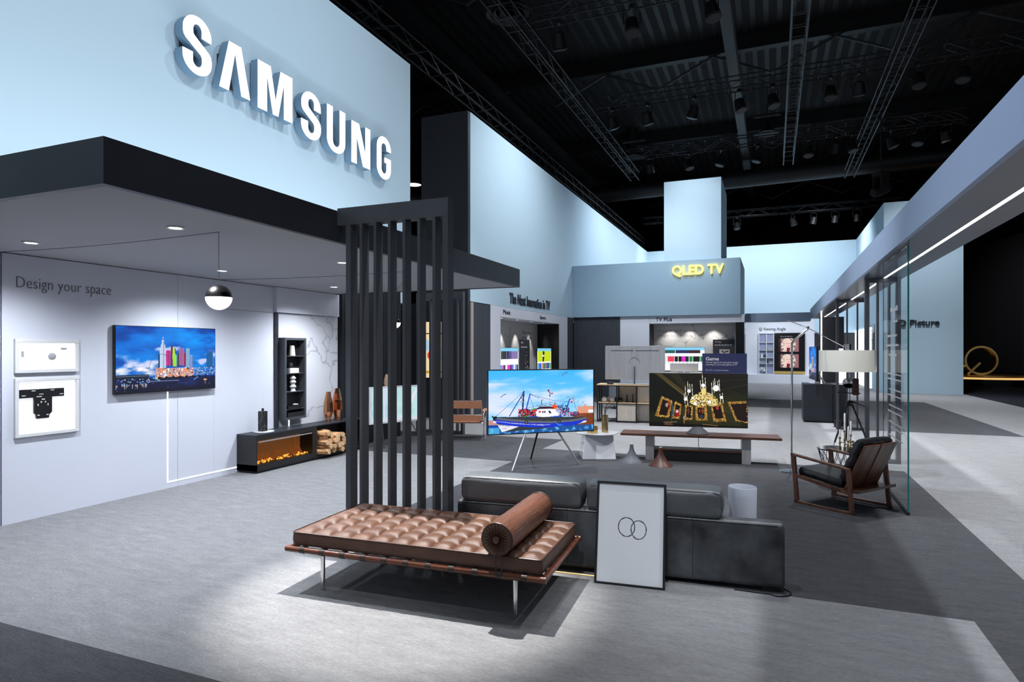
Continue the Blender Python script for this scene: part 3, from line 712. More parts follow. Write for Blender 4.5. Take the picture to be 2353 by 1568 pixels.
# ------------------------------------------------------------------ televisions
def tv_body(t, w, h, d, cv, m=SCREEN, z0=0., bez=.008, tilt=0., bm=BEZ, back=None):
    """panel centred on local x, front at local y=0 facing -y, bottom at z0"""
    p = box(-w/2, w/2, 0, d, z0, z0+h).build('housing', bm, t, bevel=.003)
    s = picture('screen', cv, w-2*bez, h-2*bez, m, t, (0, 0, z0+bez), -.0012)
    return p, s
t = thing('wall_television', 'flat television on the white wall showing a blue evening skyline', 'television', (-6.845, 5.545, 1.20), 90)
tv_body(t, 1.385, .79, .045, paint_city(), SCREENB)
box(-.5, .5, .045, .05, .1, .6).build('wall_bracket', BLK, t)

t = thing('easel_television', 'television on a metal tripod easel showing a blue fishing boat', 'television', (-3.107, 8.671, 0), 40)
tv_body(t, 1.657, .935, .03, paint_boat(), SCREENB, z0=.493, bez=.015)
cs, sn = math.cos(R(40)), math.sin(R(40))
def loc40(x, y): return ((x+3.107)*cs+(y-8.671)*sn, -(x+3.107)*sn+(y-8.671)*cs)
a = loc40(-3.39, 8.21); b = loc40(-2.66, 9.07); c_ = loc40(-3.50, 9.24)
for q, top, mm in ((a, (-.19, .06, .62), STEEL), (b, (.19, .06, .62), STEEL), (c_, (0, .1, .62), BLK)):
    MB().tube([top, (q[0], q[1], .0)], [.016, .013], 12).build('leg', mm, t)
box(-.25, .25, .03, .09, .56, .8).build('mount_bracket', STEEL, t)

t = thing('pedestal_television', 'television on a grey dome stand showing a gilt chandelier room', 'television', (-1.062, 10.05, .42), 10)
tv_body(t, 1.459, .83, .035, paint_chandelier(), SCREEN, z0=.10, bez=.006)
MB().lathe([(.168,0),(.17,.008),(.155,.022),(.118,.055),(.075,.092),(.058,.108),(1e-5,.11)], 32, (0,.0)).at(Matrix()).build('dome_base', CONC, t, loc=(.0,.02,0))
box(-.05, .05, .036, .07, .05, .35).build('stand_neck', CONC, t)

t = thing('rear_view_television', 'silver television seen from behind on the oak topped shelf unit', 'television', (-3.03, 14.98, .905), 180)
tv_body(t, 1.42, .81, .03, paint_app(2), SCREEN, z0=.10, bm=STEEL)
m = MB(); m.box(-.57, -.03, .031, .034, .79, .80); m.box(.03, .57, .031, .034, .79, .80); m.build('vent_slot', BLK, t)
m = MB(); m.tube([(.13*math.cos(R(a)), .034, .48+.16*math.sin(R(a))) for a in range(0, 181, 12)], .004, 6); m.build('back_rib', CHROME, t)
MB().tube([(0,.04,.42),(-.01,.10,.2),(-.02,.16,.005)], .022, 12).build('stand_neck', CHROME, t)
box(-.38, .38, -.1, .18, 0, .012).build('stand_base', STEEL, t)

def niche_tv(loc, rz, w, h, cv, label, mb=.0):
    t = thing('display_television', label, 'television', loc, rz)
    tv_body(t, w, h, .03, cv, SCREENB, z0=.06)
    box(-.2, .2, -.1, .12, 0, .015).build('stand_base', BLK, t); box(-.03, .03, .03, .05, 0, .3).build('stand_neck', BLK, t)
    return t
niche_tv((-7.0, 16.75, .92), 90, 1.38, .80, paint_app(0), 'small display television with purple banner in the left niche')
niche_tv((-7.0, 19.75, .92), 90, 1.38, .80, paint_app(1), 'small display television with lime yellow banner in the left niche')
tag(box(-7.65, -6.89, 15.9, 20.95, .56, .92).build('niche_counter', WHTM), 'white counter under the two televisions in the left niche', 'counter')
niche_tv((-2.93, 23.1, .92), 0, 1.46, .84, paint_app(2), 'display television with rows of film tiles in the back niche')
tag(box(-4.05, -1.2, 22.75, 23.58, 0, .92).build('niche_counter', WHTM), 'white counter under the television in the back niche', 'counter')

t = thing('side_view_television', 'slim television seen edge on upon the dark cabinets at right', 'television', (.90, 16.95, .905), -86)
tv_body(t, 1.3, .80, .05, paint_city(), SCREEN, z0=.09)
MB().tube([(0,.05,.45),(0,.16,.18),(.0,.26,.005)], .022, 10).build('stand_leg', CHROME, t)
box(-.3, .3, -.08, .28, 0, .012).build('stand_base', CHROME, t)

t = thing('floor_stand_television', 'white framed television on thin black legs behind the slat screen', 'television', (-6.28, 9.75, 0), 68)
cvx = Cv(60, 36, (190,225,225)); cvx.mix((cvx.noise(3,3,2,3)-.4)*2, (150,200,205)); cvx.line(.6,.9,.9,.1,.1,(225,225,240)); cvx.line(.25,0,.25,1,.05,(215,215,240)); cvx.rect(0,.93,1,1,(210,215,225))
tv_body(t, 1.15, .66, .05, cvx, SCREEN, z0=.40, bez=.03, bm=WHT)
for sx in (-1, 1):
    for sy in (-1, 1): MB().tube([(sx*.3, .05+sy*.02, .42), (sx*.42, .05+sy*.26, 0)], .009, 8).build('leg', BLK, t)

def bars(parent, x0, x1, z, h, y=-.002, m=None, seed=1):
    q = MB(); r_ = random.Random(seed); x = x0
    while x < x1: w_ = r_.uniform(.4, 1.3)*h; q.box(x, min(x+w_, x1), y, y+.0015, z, z+h*r_.uniform(.55, 1)); x += w_+h*.35
    return q.build('text_line', m or WHTM, parent)
def board(name, label, loc, rz, w, h, d, mt, title, lines, th=.09, mat_t=None):
    t = thing(name, label, 'information board', loc, rz, None)
    box(-w/2, w/2, 0, d, 0, h).build('panel', mt, t)
    if title: lettering('title', title, WHTM, w*.30, th, .003, t, (-w*.42, 0, h-th*2.0), 0, .02)
    else: bars(t, -w*.42, -w*.2, h-th*2, th)
    for (tx, zz, ww, hh) in lines:
        if not tx: bars(t, -w*.42, -w*.42+ww, zz, hh); continue
        lettering('text_line', tx, WHTM, ww, hh, .002, t, (-w*.42, 0, zz), 0, 0)
    return t
b1 = board('information_board', 'navy information board with a white title in front of the back niche', (-1.075, 16, 0), 0, 1.02, 1.63, .08, NAVY, 'Game', [('The best solution for every gamer to play\nstreaming, PC and console games on TV', 1.33, .74, .105), ('PC to TV - In home Streaming', 1.20, .52, .04)], .085)
cvg = Cv(50, 30, (130,150,200)); cvg.poly([(.1,.3),(.45,.45),(.45,1),(.1,1)],(40,45,110)); cvg.rect(.6,.2,.9,.8,(170,185,225)); cvg.rect(.66,.3,.72,1,(60,70,130))
picture('printed_picture', cvg, .46, .28, PRINT, b1, (.05, 0, .86), -.004)
b2 = board('information_board', 'dark grey board with white text at the right of the back niche', (-1.58, 23.35, .92), 0, .74, 1.17, .04, DGREY, 'TV Plus', [('', .96, .58, .04)], .06)
cvg = Cv(40, 24, (215,210,205)); cvg.ell(.3,.4,.1,.2,(80,50,40)); cvg.ell(.6,.5,.12,.2,(120,90,80)); cvg.ell(.8,.4,.1,.2,(60,60,60)); cvg.ell(.45,.7,.1,.15,(160,70,60))
picture('printed_picture', cvg, .34, .16, PRINT, b2, (.02, 0, .66), -.004); picture('printed_picture', cvg, .36, .16, PRINT, b2, (-.04, 0, .40), -.004)
b3 = board('information_board', 'tall narrow dark board between the two screens of the left niche', (-7.3, 18.75, .93), 90, .82, 1.12, .03, DGREY, '', [('', .86, .55, .05)], .06)
m = MB(); rs = random.Random(9)
for k in range(26): a, b = rs.uniform(.0, .34), rs.uniform(.15, .72); m.box(a, a+rs.uniform(.015, .05), -.003, 0, b, b+rs.uniform(.01, .035))
m.build('printed_icons', WHTM, b3)

# q viewing wall: shelves and big black display
sh = thing('wall_shelf', 'small white wall shelf with pale objects, far at the back', 'shelf', (-.30, 35.98, .46))
m = MB()
for x in (-.36, 0, .36): m.box(x-.015, x+.015, -.22, 0, 0, 2.15)
for z in (0, .55, .85, 1.25, 1.65, 2.13): m.box(-.36, .36, -.22, 0, z, z+.02)
m.build('shelf_frame', WHTM, sh); box(-.36, .36, -.012, 0, 0, 2.15).build('back_panel', mat('shelf_blue', (.34,.38,.56), .6), sh)
def small(name, label, cat, mb, m, loc, grp=None, **k): return tag(mb.build(name, m, loc=loc, **k), label, cat, grp)
small('storage_jar', 'pair of pale storage jars on the far white wall shelf', 'jar', MB().lathe([(.05,0),(.05,.2),(1e-5,.2)], 14), WHTM, (-.52, 35.86, 1.33))
small('storage_jar', 'dark blue jar beside the pale jar on the far wall shelf', 'jar', MB().lathe([(.05,0),(.05,.15),(1e-5,.15)], 14), NAVY, (-.38, 35.86, 1.33))
small('folded_towel', 'folded grey towels on the upper right bay of the far shelf', 'towel', box(-.12,.12,-.08,.08,0,.12), BRICKG, (-.13, 35.86, 1.73), bevel=.03)
small('leaning_book', 'dark book leaning on the right side of the far wall shelf', 'book', box(-.015,.015,-.08,.08,0,.24), DGREY, (-.18, 35.86, 1.02), rot=(0,R(-15),0))
m = MB()
rs = random.Random(3)
for k in range(14): m.ball((rs.uniform(-.13,.13), rs.uniform(-.06,.06), .06+rs.uniform(0,.16)), .045, 8)
small('coral_ornament', 'white coral ornament low on the far white wall shelf', 'ornament', m, WHTM, (-.48, 35.86, .50+.02+.05))
dw = thing('display_wall', 'black display wall with two pink and white portraits, far back', 'display', (.82, 35.97, .48))
box(-.735, .735, -.06, 0, .14, 2.14).build('screen_panel', BLKG, dw); box(-.735, .735, -.08, 0, 0, .14).build('ledge', mat('ochre', (.42,.29,.08), .5), dw)
for z in (.33, 1.16): picture('portrait_screen', paint_face(), .98, .70, SCREEN, dw, (-.05, 0, z), -.065)
bars(dw, -.45, .15, 1.93, .07, -.0625, INKG, 3)

# boards on the right hand wall behind the glass
rb = thing('wall_display', 'tall black wall board with a rainbow heat picture behind the glass', 'display', (4.1, 32.4, .9), -90)
box(-1.0, 1.0, 0, .04, 0, 1.95).build('panel', BLKG, rb)
cvg = Cv(30, 50, (8,8,14)); 
for r_, cc in ((1,(20,40,160)),(.8,(30,170,190)),(.6,(60,200,60)),(.42,(230,220,40)),(.22,(230,60,30))): cvg.ell(.5,.5,.42*r_,.48*r_,cc)
picture('heat_picture', cvg, .8, .75, SCREEN, rb, (0, 0, .6), -.004)
m = MB(); rs = random.Random(2)
for z in (1.65, 1.5, 1.42, .4, .3):
    x = -.6
    while x < .5: w = rs.uniform(.04, .12); m.box(x, x+w*.7, -.004, 0, z, z+.05); x += w
m.build('lettering', WHTM, rb)
tag(box(-.05, 0, -2.9, 2.9, 0, 2.75).build('light_wall_panel', LEDS, loc=(4.11, 36.1-.9, .0)), 'glowing white wall panel far behind the glass', 'light panel')

# ================================================================== FURNITURE
# ---- tufted daybed
DB = thing('daybed', 'brown tufted leather daybed with chrome legs in the foreground', 'daybed', (-2.255, 4.03, 0), 3.0)
W, D = 1.85, .885
NX, NY, SX, SY = 12, 6, 10, 10
def tuft():
    nx, ny = NX*SX, NY*SY; V = []; F = []
    sm_ = lambda q: q
    for j in range(ny+1):
        for i in range(nx+1):
            u, v = i/nx, j/ny
            a = abs(math.sin(PI*u*NX)); b = abs(math.sin(PI*v*NY))
            h = .036*(min(a, 1)**.33)*(min(b, 1)**.33)
            # skewed creases between buttons
            edge = min(min(u, 1-u)*NX, min(v, 1-v)*NY)
            f = min(1, edge/.35)
            h = h*f + .014*(1-f)
            wob = .006*math.sin(PI*v*NY)*math.sin(2*PI*u*NX)*f
            V.append((-W/2+W*u+wob, -D/2+D*v, .395+h))
    for j in range(ny):
        for i in range(nx):
            a = j*(nx+1)+i; F.append((a, a+1, a+nx+2, a+nx+1))
    return V, F, nx, ny
V, F, nx, ny = tuft()
m = MB(); m.add(V, F, True)
m.m = 0
o = m.build('cushion_top', LEATHER, DB)
m = MB(); hx, hy, rr = W/2, D/2, .03
prof = []
for (cx, cy, a0) in ((hx-rr, hy-rr, 0), (-hx+rr, hy-rr, 90), (-hx+rr, -hy+rr, 180), (hx-rr, -hy+rr, 270)):
    for k in range(7): prof.append((cx+rr*math.cos(R(a0+15*k)), cy+rr*math.sin(R(a0+15*k))))
n = len(prof); vs = []
for (z, g_) in ((.325, -.004), (.345, .004), (.368, .006), (.392, .003), (.4085, -.002)):
    for (x, y) in prof: l = math.hypot(x, y); vs.append((x*(1+g_/l), y*(1+g_/l), z))
fs = [(r_*n+i, r_*n+(i+1) % n, (r_+1)*n+(i+1) % n, (r_+1)*n+i) for r_ in range(4) for i in range(n)]+[tuple(range(n))[::-1]]
m.add(vs, fs, True); m.build('cushion_side', LEATHER, DB)
m = MB(); m.tube([(x, y, .411) for x, y in prof], .0045, 6, closed=True); m.tube([(x, y, .327) for x, y in prof], .004, 6, closed=True); m.build('piping', mat('piping_brown', (.05,.024,.016), .4), DB)
m = MB()
for i in range(1, NX):
    for j in range(1, NY): m.ball((-W/2+W*i/NX, -D/2+D*j/NY, .401), .009, 8, .5)
m.build('tufting_buttons', LEATHER, DB)
m = MB(); zz = .297; e = .022
m.tube([(-hx-.035, -hy-.012, zz), (hx+.035, -hy-.012, zz)], e, 14); m.build('long_rail', ROSE, DB)
MB().tube([(-hx-.035, hy+.012, zz), (hx+.035, hy+.012, zz)], e, 14).build('long_rail', ROSE, DB)
m = MB(); m.tube([(-hx-.015, -hy, zz), (-hx-.015, hy, zz)], e*.95, 14); m.build('end_rail', ROSE, DB)
MB().tube([(hx+.015, -hy, zz), (hx+.015, hy, zz)], e*.95, 14).build('end_rail', ROSE, DB)
for k in range(11):
    x = -hx+.105+k*(W-.21)/10
    m = MB(); m.tube([(x-.019, -hy-.012, zz), (x+.019, -hy-.012, zz)], e+.003, 14)
    m.box(x-.019, x+.019, -hy+.0, hy, zz+.014, zz+.020); m.build('strap', mat('strap_leather', (.035,.022,.018), .45), DB)
for sx, sy in ((-1,-1),(1,-1),(-1,1),(1,1)):
    m = MB(); x, y = sx*.725, sy*(hy-.085)
    m.tube([(x, y, zz-.01), (x, y, 0.002)], .0155, 16)
    m.build('leg', CHROME, DB)
# bolster on the daybed
BO = thing('bolster_cushion', 'brown leather bolster roll lying across the daybed', 'cushion', (-1.60, 4.02, .53), 3.0)
L, r = .90, .105
m = MB(); pts = []; n = 40; rings = 30; vs = []; fs = []
for i in range(rings+1):
    y = -L/2+L*i/rings
    for j in range(n):
        an = 2*PI*j/n; rad = r*(1-.07*max(0, abs(2*i/rings-1)**8)) + .0016*math.sin(i*2.1+3*math.sin(an*2))*math.sin(i*.9)
        vs.append((rad*math.cos(an), y, rad*math.sin(an)))
for i in range(rings):
    for j in range(n): fs.append((i*n+j, i*n+(j+1) % n, (i+1)*n+(j+1) % n, (i+1)*n+j))
m.add(vs, fs, True); m.build('roll', LEATHER2, BO)
for s in (-1, 1):
    m = MB(); n = 96; vs = [(0, s*(L/2+.006), 0)]; K = 9
    for i in range(1, K+1):
        q = i/K
        for j in range(n):
            an = 2*PI*j/n; amp = .0055*math.sin(PI*min(1, q*1.0))**.6 if q < 1 else 0
            y = s*(L/2+.010*(1-(q-.55)**2*3)+amp*math.cos(an*24+.5*math.sin(q*3)))
            vs.append((q*r*.94*math.cos(an), y, q*r*.94*math.sin(an)))
    fs = [(0, 1+j, 1+(j+1) % n) for j in range(n)]+[(1+(i-1)*n+j, 1+(i-1)*n+(j+1) % n, 1+i*n+(j+1) % n, 1+i*n+j) for i in range(1, K) for j in range(n)]
    m.add(vs, fs, True); m.build('gathered_end', LEATHER, BO)
    m = MB(); m.tube([(0, s*(L/2+.004), 0), (0, s*(L/2+.02), 0), (0, s*(L/2+.024), 0)], [.022, .021, .012], 18); m.build('button', LEATHER, BO)
    m = MB(); m.tube([(r*.95*math.cos(a*PI/20), s*(L/2+.0), r*.95*math.sin(a*PI/20)) for a in range(40)], .005, 6, closed=True); m.build('piping', MATS['piping_brown'], BO)
m = MB(); m.box(-.004, .004, -.4720, -.4680, -.19, -.09); m.box(.035, .043, -.4720, -.4680, -.19, -.085); m.build('tie_strap', MATS['strap_leather'], BO)

# ---- sofa seen from behind
SF = thing('sofa', 'low charcoal leather sofa seen from behind with thick stitched back cushions', 'sofa', (.083, 4.78, 0), 5.0)
box(-2.47, 0, 0, .13, .03, .49).build('back_panel', SOFA, SF, bevel=.035, seg=4)
box(-2.40, -.36, .13, .95, .08, .30).build('base', SOFA, SF, bevel=.02)
def puffy(x0, x1, y0, y1, z0, z1, nx=26, ny=10, nz=10, puff=.03, wr=.0, p=6):
    """superellipsoid cushion"""
    cx, cy, cz = (x0+x1)/2, (y0+y1)/2, (z0+z1)/2; hx, hy, hz = (x1-x0)/2, (y1-y0)/2, (z1-z0)/2
    bm = bmesh.new(); bmesh.ops.create_cube(bm, size=2.0); bmesh.ops.subdivide_edges(bm, edges=bm.edges[:], cuts=15, use_grid_fill=True)
    V = []
    for v in bm.verts:
        x, y, z = v.co
        def sq(a, b, c): return a*math.sqrt(max(0, 1-b*b/2*.16-c*c/2*.16+b*b*c*c/3*.05))
        X, Y, Z = sq(x, y, z), sq(y, z, x), sq(z, x, y)
        # round the box edges
        def rnd(a, h, rad):
            return a
        X *= hx; Y *= hy; Z *= hz
        rad = min(hx, hy, hz)*.55
        ix, iy, iz = max(-hx+rad, min(hx-rad, X)), max(-hy+rad, min(hy-rad, Y)), max(-hz+rad, min(hz-rad, Z))
        d = Vector((X-ix, Y-iy, Z-iz)); 
        if d.length > 1e-6 and d.length > rad*.98: d = d.normalized()*rad
        q = Vector((ix, iy, iz))+d
        w = wr*math.sin(X*31+Z*17)*math.sin(Z*43+X*9)*(.3+abs(x)**4)
        q += Vector((0, -w, w*.5))
        v.co = (q.x+cx, q.y+cy, q.z+cz)
    V = [tuple(v.co) for v in bm.verts]; bm.verts.index_update(); F = [tuple(v.index for v in f.verts) for f in bm.faces]; bm.free()
    return MB().add(V, F, True)
def rrect(x0, x1, z0, z1, r, y, n=6):
    out = []
    for cx, cz, a0 in ((x1-r, z1-r, 0), (x0+r, z1-r, 90), (x0+r, z0+r, 180), (x1-r, z0+r, 270)):
        for k in range(n+1): a = R(a0+90*k/n); out.append((cx+r*math.cos(a), y, cz+r*math.sin(a)))
    return out
for x0, x1 in ((-2.445, -1.425), (-1.415, -.40)):
    cu = puffy(x0, x1, -.005, .27, .475, .69, wr=.004).build('back_cushion', SOFA2, SF)
    m = MB(); loop = rrect(x0+.02, x1-.02, .495, .672, .045, .012)
    m.tube(loop, .0035, 6, closed=True); m.build('stitched_seam', STITCH, cu)
    m = MB(); L_ = 0
    for k in range(len(loop)):
        a, b = Vector(loop[k]), Vector(loop[(k+1) % len(loop)]); d = b-a; nn = max(1, int(d.length/.013))
        for q in range(nn):
            p_ = a+d*((q+.5)/nn); m.box(p_.x-.0028, p_.x+.0028, p_.y-.006, p_.y-.002, p_.z-.0028, p_.z+.0028)
    m.build('saddle_stitch', mat('thread_grey', (.16,.17,.19), .5), cu)
for x0, x1 in ((-2.40, -1.40), (-1.395, -.33)):
    puffy(x0, x1, .24, .98, .29, .455, wr=.002).build('seat_cushion', SOFA2, SF)
m = MB(); m.tube([(-2.44, -.0005, .472), (-.42, -.0005, .472), (-.05, -.0005, .472)], .003, 6); m.build('top_seam', STITCH, SF)
m = MB(); m.tube([(-.62, -.0005, .05), (-.62, -.0005, .48)], .0015, 5); m.tube([(-1.55, -.0005, .05), (-1.55, -.0005, .48)], .0015, 5); m.build('panel_seam', STITCH, SF)
for x in (-2.35, -1.2, -.1): box(x-.05, x+.05, .03, .1, 0, .035).build('foot', BLK, SF)
tag(MB().tube([(-1.70,4.575,.006),(-1.45,4.60,.006),(-1.22,4.615,.006),(-.98,4.63,.006)], .004, 6).build('rope_light', mat('warm_cord', (.8,.6,.3), .5, emit=(1,.7,.25), es=.8)), 'thin warm glowing cord on the carpet under the sofa back', 'rope light')
tag(MB().tube([(-.25+.03*k,4.735+.0*k,.006) for k in range(9)]+[(.02+.10*math.sin(R(a)),4.80-.085*math.cos(R(a)),.006) for a in range(0,150,15)]+[(.05,4.92,.006)], .0045, 6).build('power_cord', BLK), 'black cord looping around the right foot of the sofa', 'cord')

# ---- leaning picture frame
FR = thing('picture_frame', 'black framed drawing of two rings leaning against the sofa back', 'picture frame', (-.955, 4.51, .0), 5.2)
tl = R(-12.4)
def fr(o): o.rotation_euler = (tl, 0, 0); return o
fw, fh = .505, .735
m = MB(); m.box(-fw/2, fw/2, 0, .02, 0, .016); m.box(-fw/2, fw/2, 0, .02, fh-.016, fh); m.box(-fw/2, -fw/2+.016, 0, .02, .016, fh-.016); m.box(fw/2-.016, fw/2, 0, .02, .016, fh-.016)
fr(m.build('frame', BLK, FR)); fr(box(-fw/2+.016, fw/2-.016, .012, .018, .016, fh-.016).build('backing', WHTM, FR))
cvp = Cv(200, 300, (226,229,233)); rs = random.Random(6)
for (cx, cy, rx, ry) in ((.44,.435,.125,.095),(.625,.455,.115,.093)):
    for rep in range(9):
        ph = rs.uniform(0, 6); a1, a2 = rs.uniform(.0, .035), rs.uniform(0, .03); pr = None
        for k in range(49):
            a = 2*PI*k/48; q = 1+a1*math.sin(3*a+ph)-a2*math.cos(5*a+ph*2)+.012*math.sin(9*a+ph); p = (cx+rx*q*math.cos(a), cy+ry*q*math.sin(a))
            if pr: cvp.line(*pr, *p, .0055, (50,52,56), .42)
            pr = p
art = picture('drawing', cvp, fw-.03, fh-.03, print_mat('drawing_print', .18), FR, (0, 0, 0), .0); 
art.data.transform(Matrix.Translation((0, .0105, .015))); fr(art)

# ---- frosted cylinder
FC = thing('frosted_stool', 'frosted white acrylic cylinder standing behind the right end of the sofa', 'stool', (-.245, 5.89, 0))
MB().lathe([(.112,0),(.121,.5),(.116,.507),(.112,.5),(.107,.46),(.1,.44),(1e-5,.44)], 40).build('body', FROST, FC)

# ---- lounge chair
CH = thing('lounge_chair', 'walnut lounge chair with black leather cushions beside the glass panel', 'chair', (.704, 7.83, 0), 53.5)
hw = .35
def bar(m, p, q, w, h):
    """rectangular bar p->q, width w along local x, thickness h across"""
    p, q = Vector(p), Vector(q); t = (q-p).normalized(); x = Vector((1,0,0)); n = t.cross(x).normalized()
    vs = []
    for a in (p, q):
        for sx, sn_ in ((-1,-1),(1,-1),(1,1),(-1,1)): vs.append(tuple(a+x*(sx*w/2)+n*(sn_*h/2)))
    m.add(vs, [(0,3,2,1),(4,5,6,7),(0,1,5,4),(1,2,6,5),(2,3,7,6),(3,0,4,7)])
for s in (-1, 1):
    x = s*hw
    m = MB(); bar(m, (x,.30,0), (x,.345,.535), .032, .045); m.build('front_leg', WALNUTV, CH, bevel=.004)
    m = MB(); bar(m, (x,-.33,0), (x,-.285,.47), .032, .045); m.build('rear_leg', WALNUTV, CH, bevel=.004)
    m = MB(); bar(m, (x,.37,.535), (x,-.30,.462), .045, .024); m.build('armrest', WALNUTV, CH, bevel=.004)
    m = MB()
    pp = [(.32,.018),(.16,.012),(0,.010),(-.16,.012),(-.33,.018)]
    for a, b in zip(pp, pp[1:]): bar(m, (x,a[0]+.01,a[1]), (x,b[0]-.01,b[1]), .032, .022)
    m.build('runner', WALNUTV, CH)
    m = MB(); bar(m, (x,.33,.305), (x,-.31,.215), .026, .035); m.build('side_rail', WALNUTV, CH)
m = MB(); bar(m, (0,.315,.285), (0,.325,.30), .70, .03); m.build('front_rail', WALNUTV, CH)
m = MB(); bar(m, (0,-.40,.245), (0,-.30,.235), .70, .028); bar(m, (0,-.29,.234), (0,-.20,.226), .70, .028); m.build('rear_seat_slats', WALNUT, CH)
bt = R(-24)
for x0, x1 in ((-.30,-.012),(.012,.30)):
    m = MB(); m.box(x0, x1, -.011, .011, 0, .53); m.build('back_plank', WALNUTV, CH, bevel=.003, loc=(0,-.215,.235), rot=(-bt,0,0))
puffy(-.31, .31, -.19, .335, .0, .095, wr=.004).build('seat_cushion', BLEATH, CH, loc=(0,0,.265), rot=(R(7),0,0))
puffy(-.295, .295, .012, .105, .05, .545, wr=.008).build('back_cushion', BLEATH, CH, loc=(0,-.205,.25), rot=(-bt,0,0))

# ---- arc floor lamp
AL = thing('arc_floor_lamp', 'chrome arc floor lamp with a wide ivory drum shade', 'floor lamp', (.25, 9.62, 0))
MB().lathe([(.165,0),(.165,.012),(.15,.02),(.03,.026),(.02,.05),(1e-5,.05)], 40).build('base', CHROME, AL)
MB().lathe([(.15,.0205),(.03,.0268),(1e-5,.0268)], 40).build('base_cover', BLKG, AL)
MB().tube([(0,0,.03),(0,0,1.80)], .014, 14).build('pole', CHROME, AL)
MB().tube([(0,0,1.79),(.03,.015,1.845),(.215,.10,2.01)], .017, 12).build('upper_arm', CHROME, AL)
MB().tube([(-.06,.0,2.125),(.20,.09,2.02),(.70,.40,1.745),(.725,.41,1.72)], .006, 8).build('rod', CHROME, AL)
MB().tube([(.20,.09,2.0),(.215,.1,2.035)], .014, 10).build('pivot', BLK, AL)
q = (.725,.41)
MB().lathe([(.362,1.405),(.362,1.705),(.357,1.705),(.357,1.405)], 56, q).build('shade', SHADE, AL)
MB().lathe([(1e-5,1.64),(.356,1.64),(.356,1.646),(1e-5,1.646)], 40, q).build('diffuser', SHADE, AL)
MB().lathe([(.05,1.705),(.05,1.79),(1e-5,1.79)], 20, q).build('socket_cap', CHROME, AL)

# ---- tripod with old camera
TP = thing('camera_tripod', 'black tripod with an old folding camera and flash dish under the drum shade', 'tripod', (1.03, 10.28, 0))
MB().tube([(0,0,.60),(0,0,1.38)], .010, 10).build('centre_column', CHROME, TP)
for a in (95, 215, 335):
    dx, dy = math.cos(R(a)), math.sin(R(a))
    l = MB().tube([(.03*dx,.03*dy,.93),(.25*dx,.25*dy,.38)], .013, 8).build('leg', BLK, TP)
    MB().tube([(.25*dx,.25*dy,.38),(.40*dx,.40*dy,0)], .008, 8).build('lower_leg', CHROME, l)
MB().lathe([(.03,.90),(.05,.93),(.05,.96),(.03,.98),(1e-5,.98)], 16).build('head', BLK, TP)
m = MB(); m.tube([(-.16,-.02,1.09),(.14,.02,1.08)], .009, 8); m.tube([(.02,-.03,.97),(.20,-.12,.90)], .010, 8); m.build('pan_handle', BLK, TP)
cb = box(.03,.11,-.09,.09,1.06,1.30).build('camera_body', WALNUT, TP, bevel=.01)
MB().lathe([(.045,0),(.05,.03),(.03,.05),(.03,.07),(1e-5,.07)], 18).build('camera_lens', BLK, cb, loc=(.03,0,1.20), rot=(0,R(-90),0))
MB().lathe([(1e-5,0),(.04,.006),(.075,.03),(.078,.03),(.04,.0),(1e-5,-.005)], 24).build('flash_dish', CHROME, TP, loc=(-.02,-.05,1.23), rot=(R(80),R(-35),0))

# ---- wire side table and candelabra
ST = thing('wire_side_table', 'round black wire basket side table behind the lounge chair', 'side table', (.78, 8.95, 0))
MB().lathe([(1e-5,.448),(.25,.448),(.255,.455),(.25,.462),(1e-5,.462)], 40).build('table_top', BLKG, ST)
m = MB()
for k in range(18):
    a = 2*PI*k/18
    for d in (1, -1):
        b = a+d*.9
        m.tube([(.245*math.cos(a),.245*math.sin(a),.445),(.17*math.cos(b),.17*math.sin(b),.0)], .0035, 5)
m.tube([(.17*math.cos(2*PI*k/30),.17*math.sin(2*PI*k/30),.004) for k in range(30)], .004, 6, closed=True)
m.build('wire_basket', BLK, ST)
CD = thing('candelabra', 'brass modular candelabra with white candles on the wire side table', 'candelabra', (.84, 8.93, .462))
spots = [(0,0,.22),(.07,.02,.17),(.035,-.05,.10),(-.05,.04,.13),(.1,.05,.09)]
for x, y, h in spots:
    m = MB(); m.tube([(x,y,.0),(x,y,h)], .008, 8); 
    for zz in (.012, h*.5, h): m.tube([(x,y,zz-.012),(x,y,zz+.012)], .015, 10)
    m.build('stem', BRASS, CD)
m = MB(); m.tube([(0,0,.11),(.07,.02,.11)], .006, 8); m.tube([(0,0,.06),(.035,-.05,.06)], .006, 8); m.tube([(0,0,.08),(-.05,.04,.08)], .006, 8); m.tube([(.07,.02,.05),(.1,.05,.05)], .006, 8); m.build('connector', BRASS, CD)
for (x, y, h), l in zip(spots[:4], (.22, .17, .18, .10)): MB().tube([(x,y,h),(x,y,h+l),(x,y,h+l+.012)], [.011,.010,.003], 12).build('candle', CANDLE, CD)

# ---- bench with television
BN = thing('low_bench', 'long walnut topped low bench with steel uprights under the chandelier television', 'bench', (-1.05, 10.03, 0), 6.5)
box(-1.165, 1.165, -.21, .25, .385, .42).build('top_board', WALNUT, BN, bevel=.003)
for s, (x0, x1) in ((-1, (-.79,-.66)), (1, (.62,.75))):
    m = MB(); m.box(x0, x1, -.10, .17, 0, .385); m.build('upright', STEEL, BN, bevel=.004)
box(-.66, .62, -.10, .16, .165, .19).build('shelf', WALNUT, BN); box(-.655, .615, -.085, .15, .0, .165).build('storage_box', BLK, BN)
MB().tube([(0,.02,.385),(0,.04,.24),(.02,.0,.2),(.07,-.05,.196)], .005, 6).build('cable', STEEL, BN)

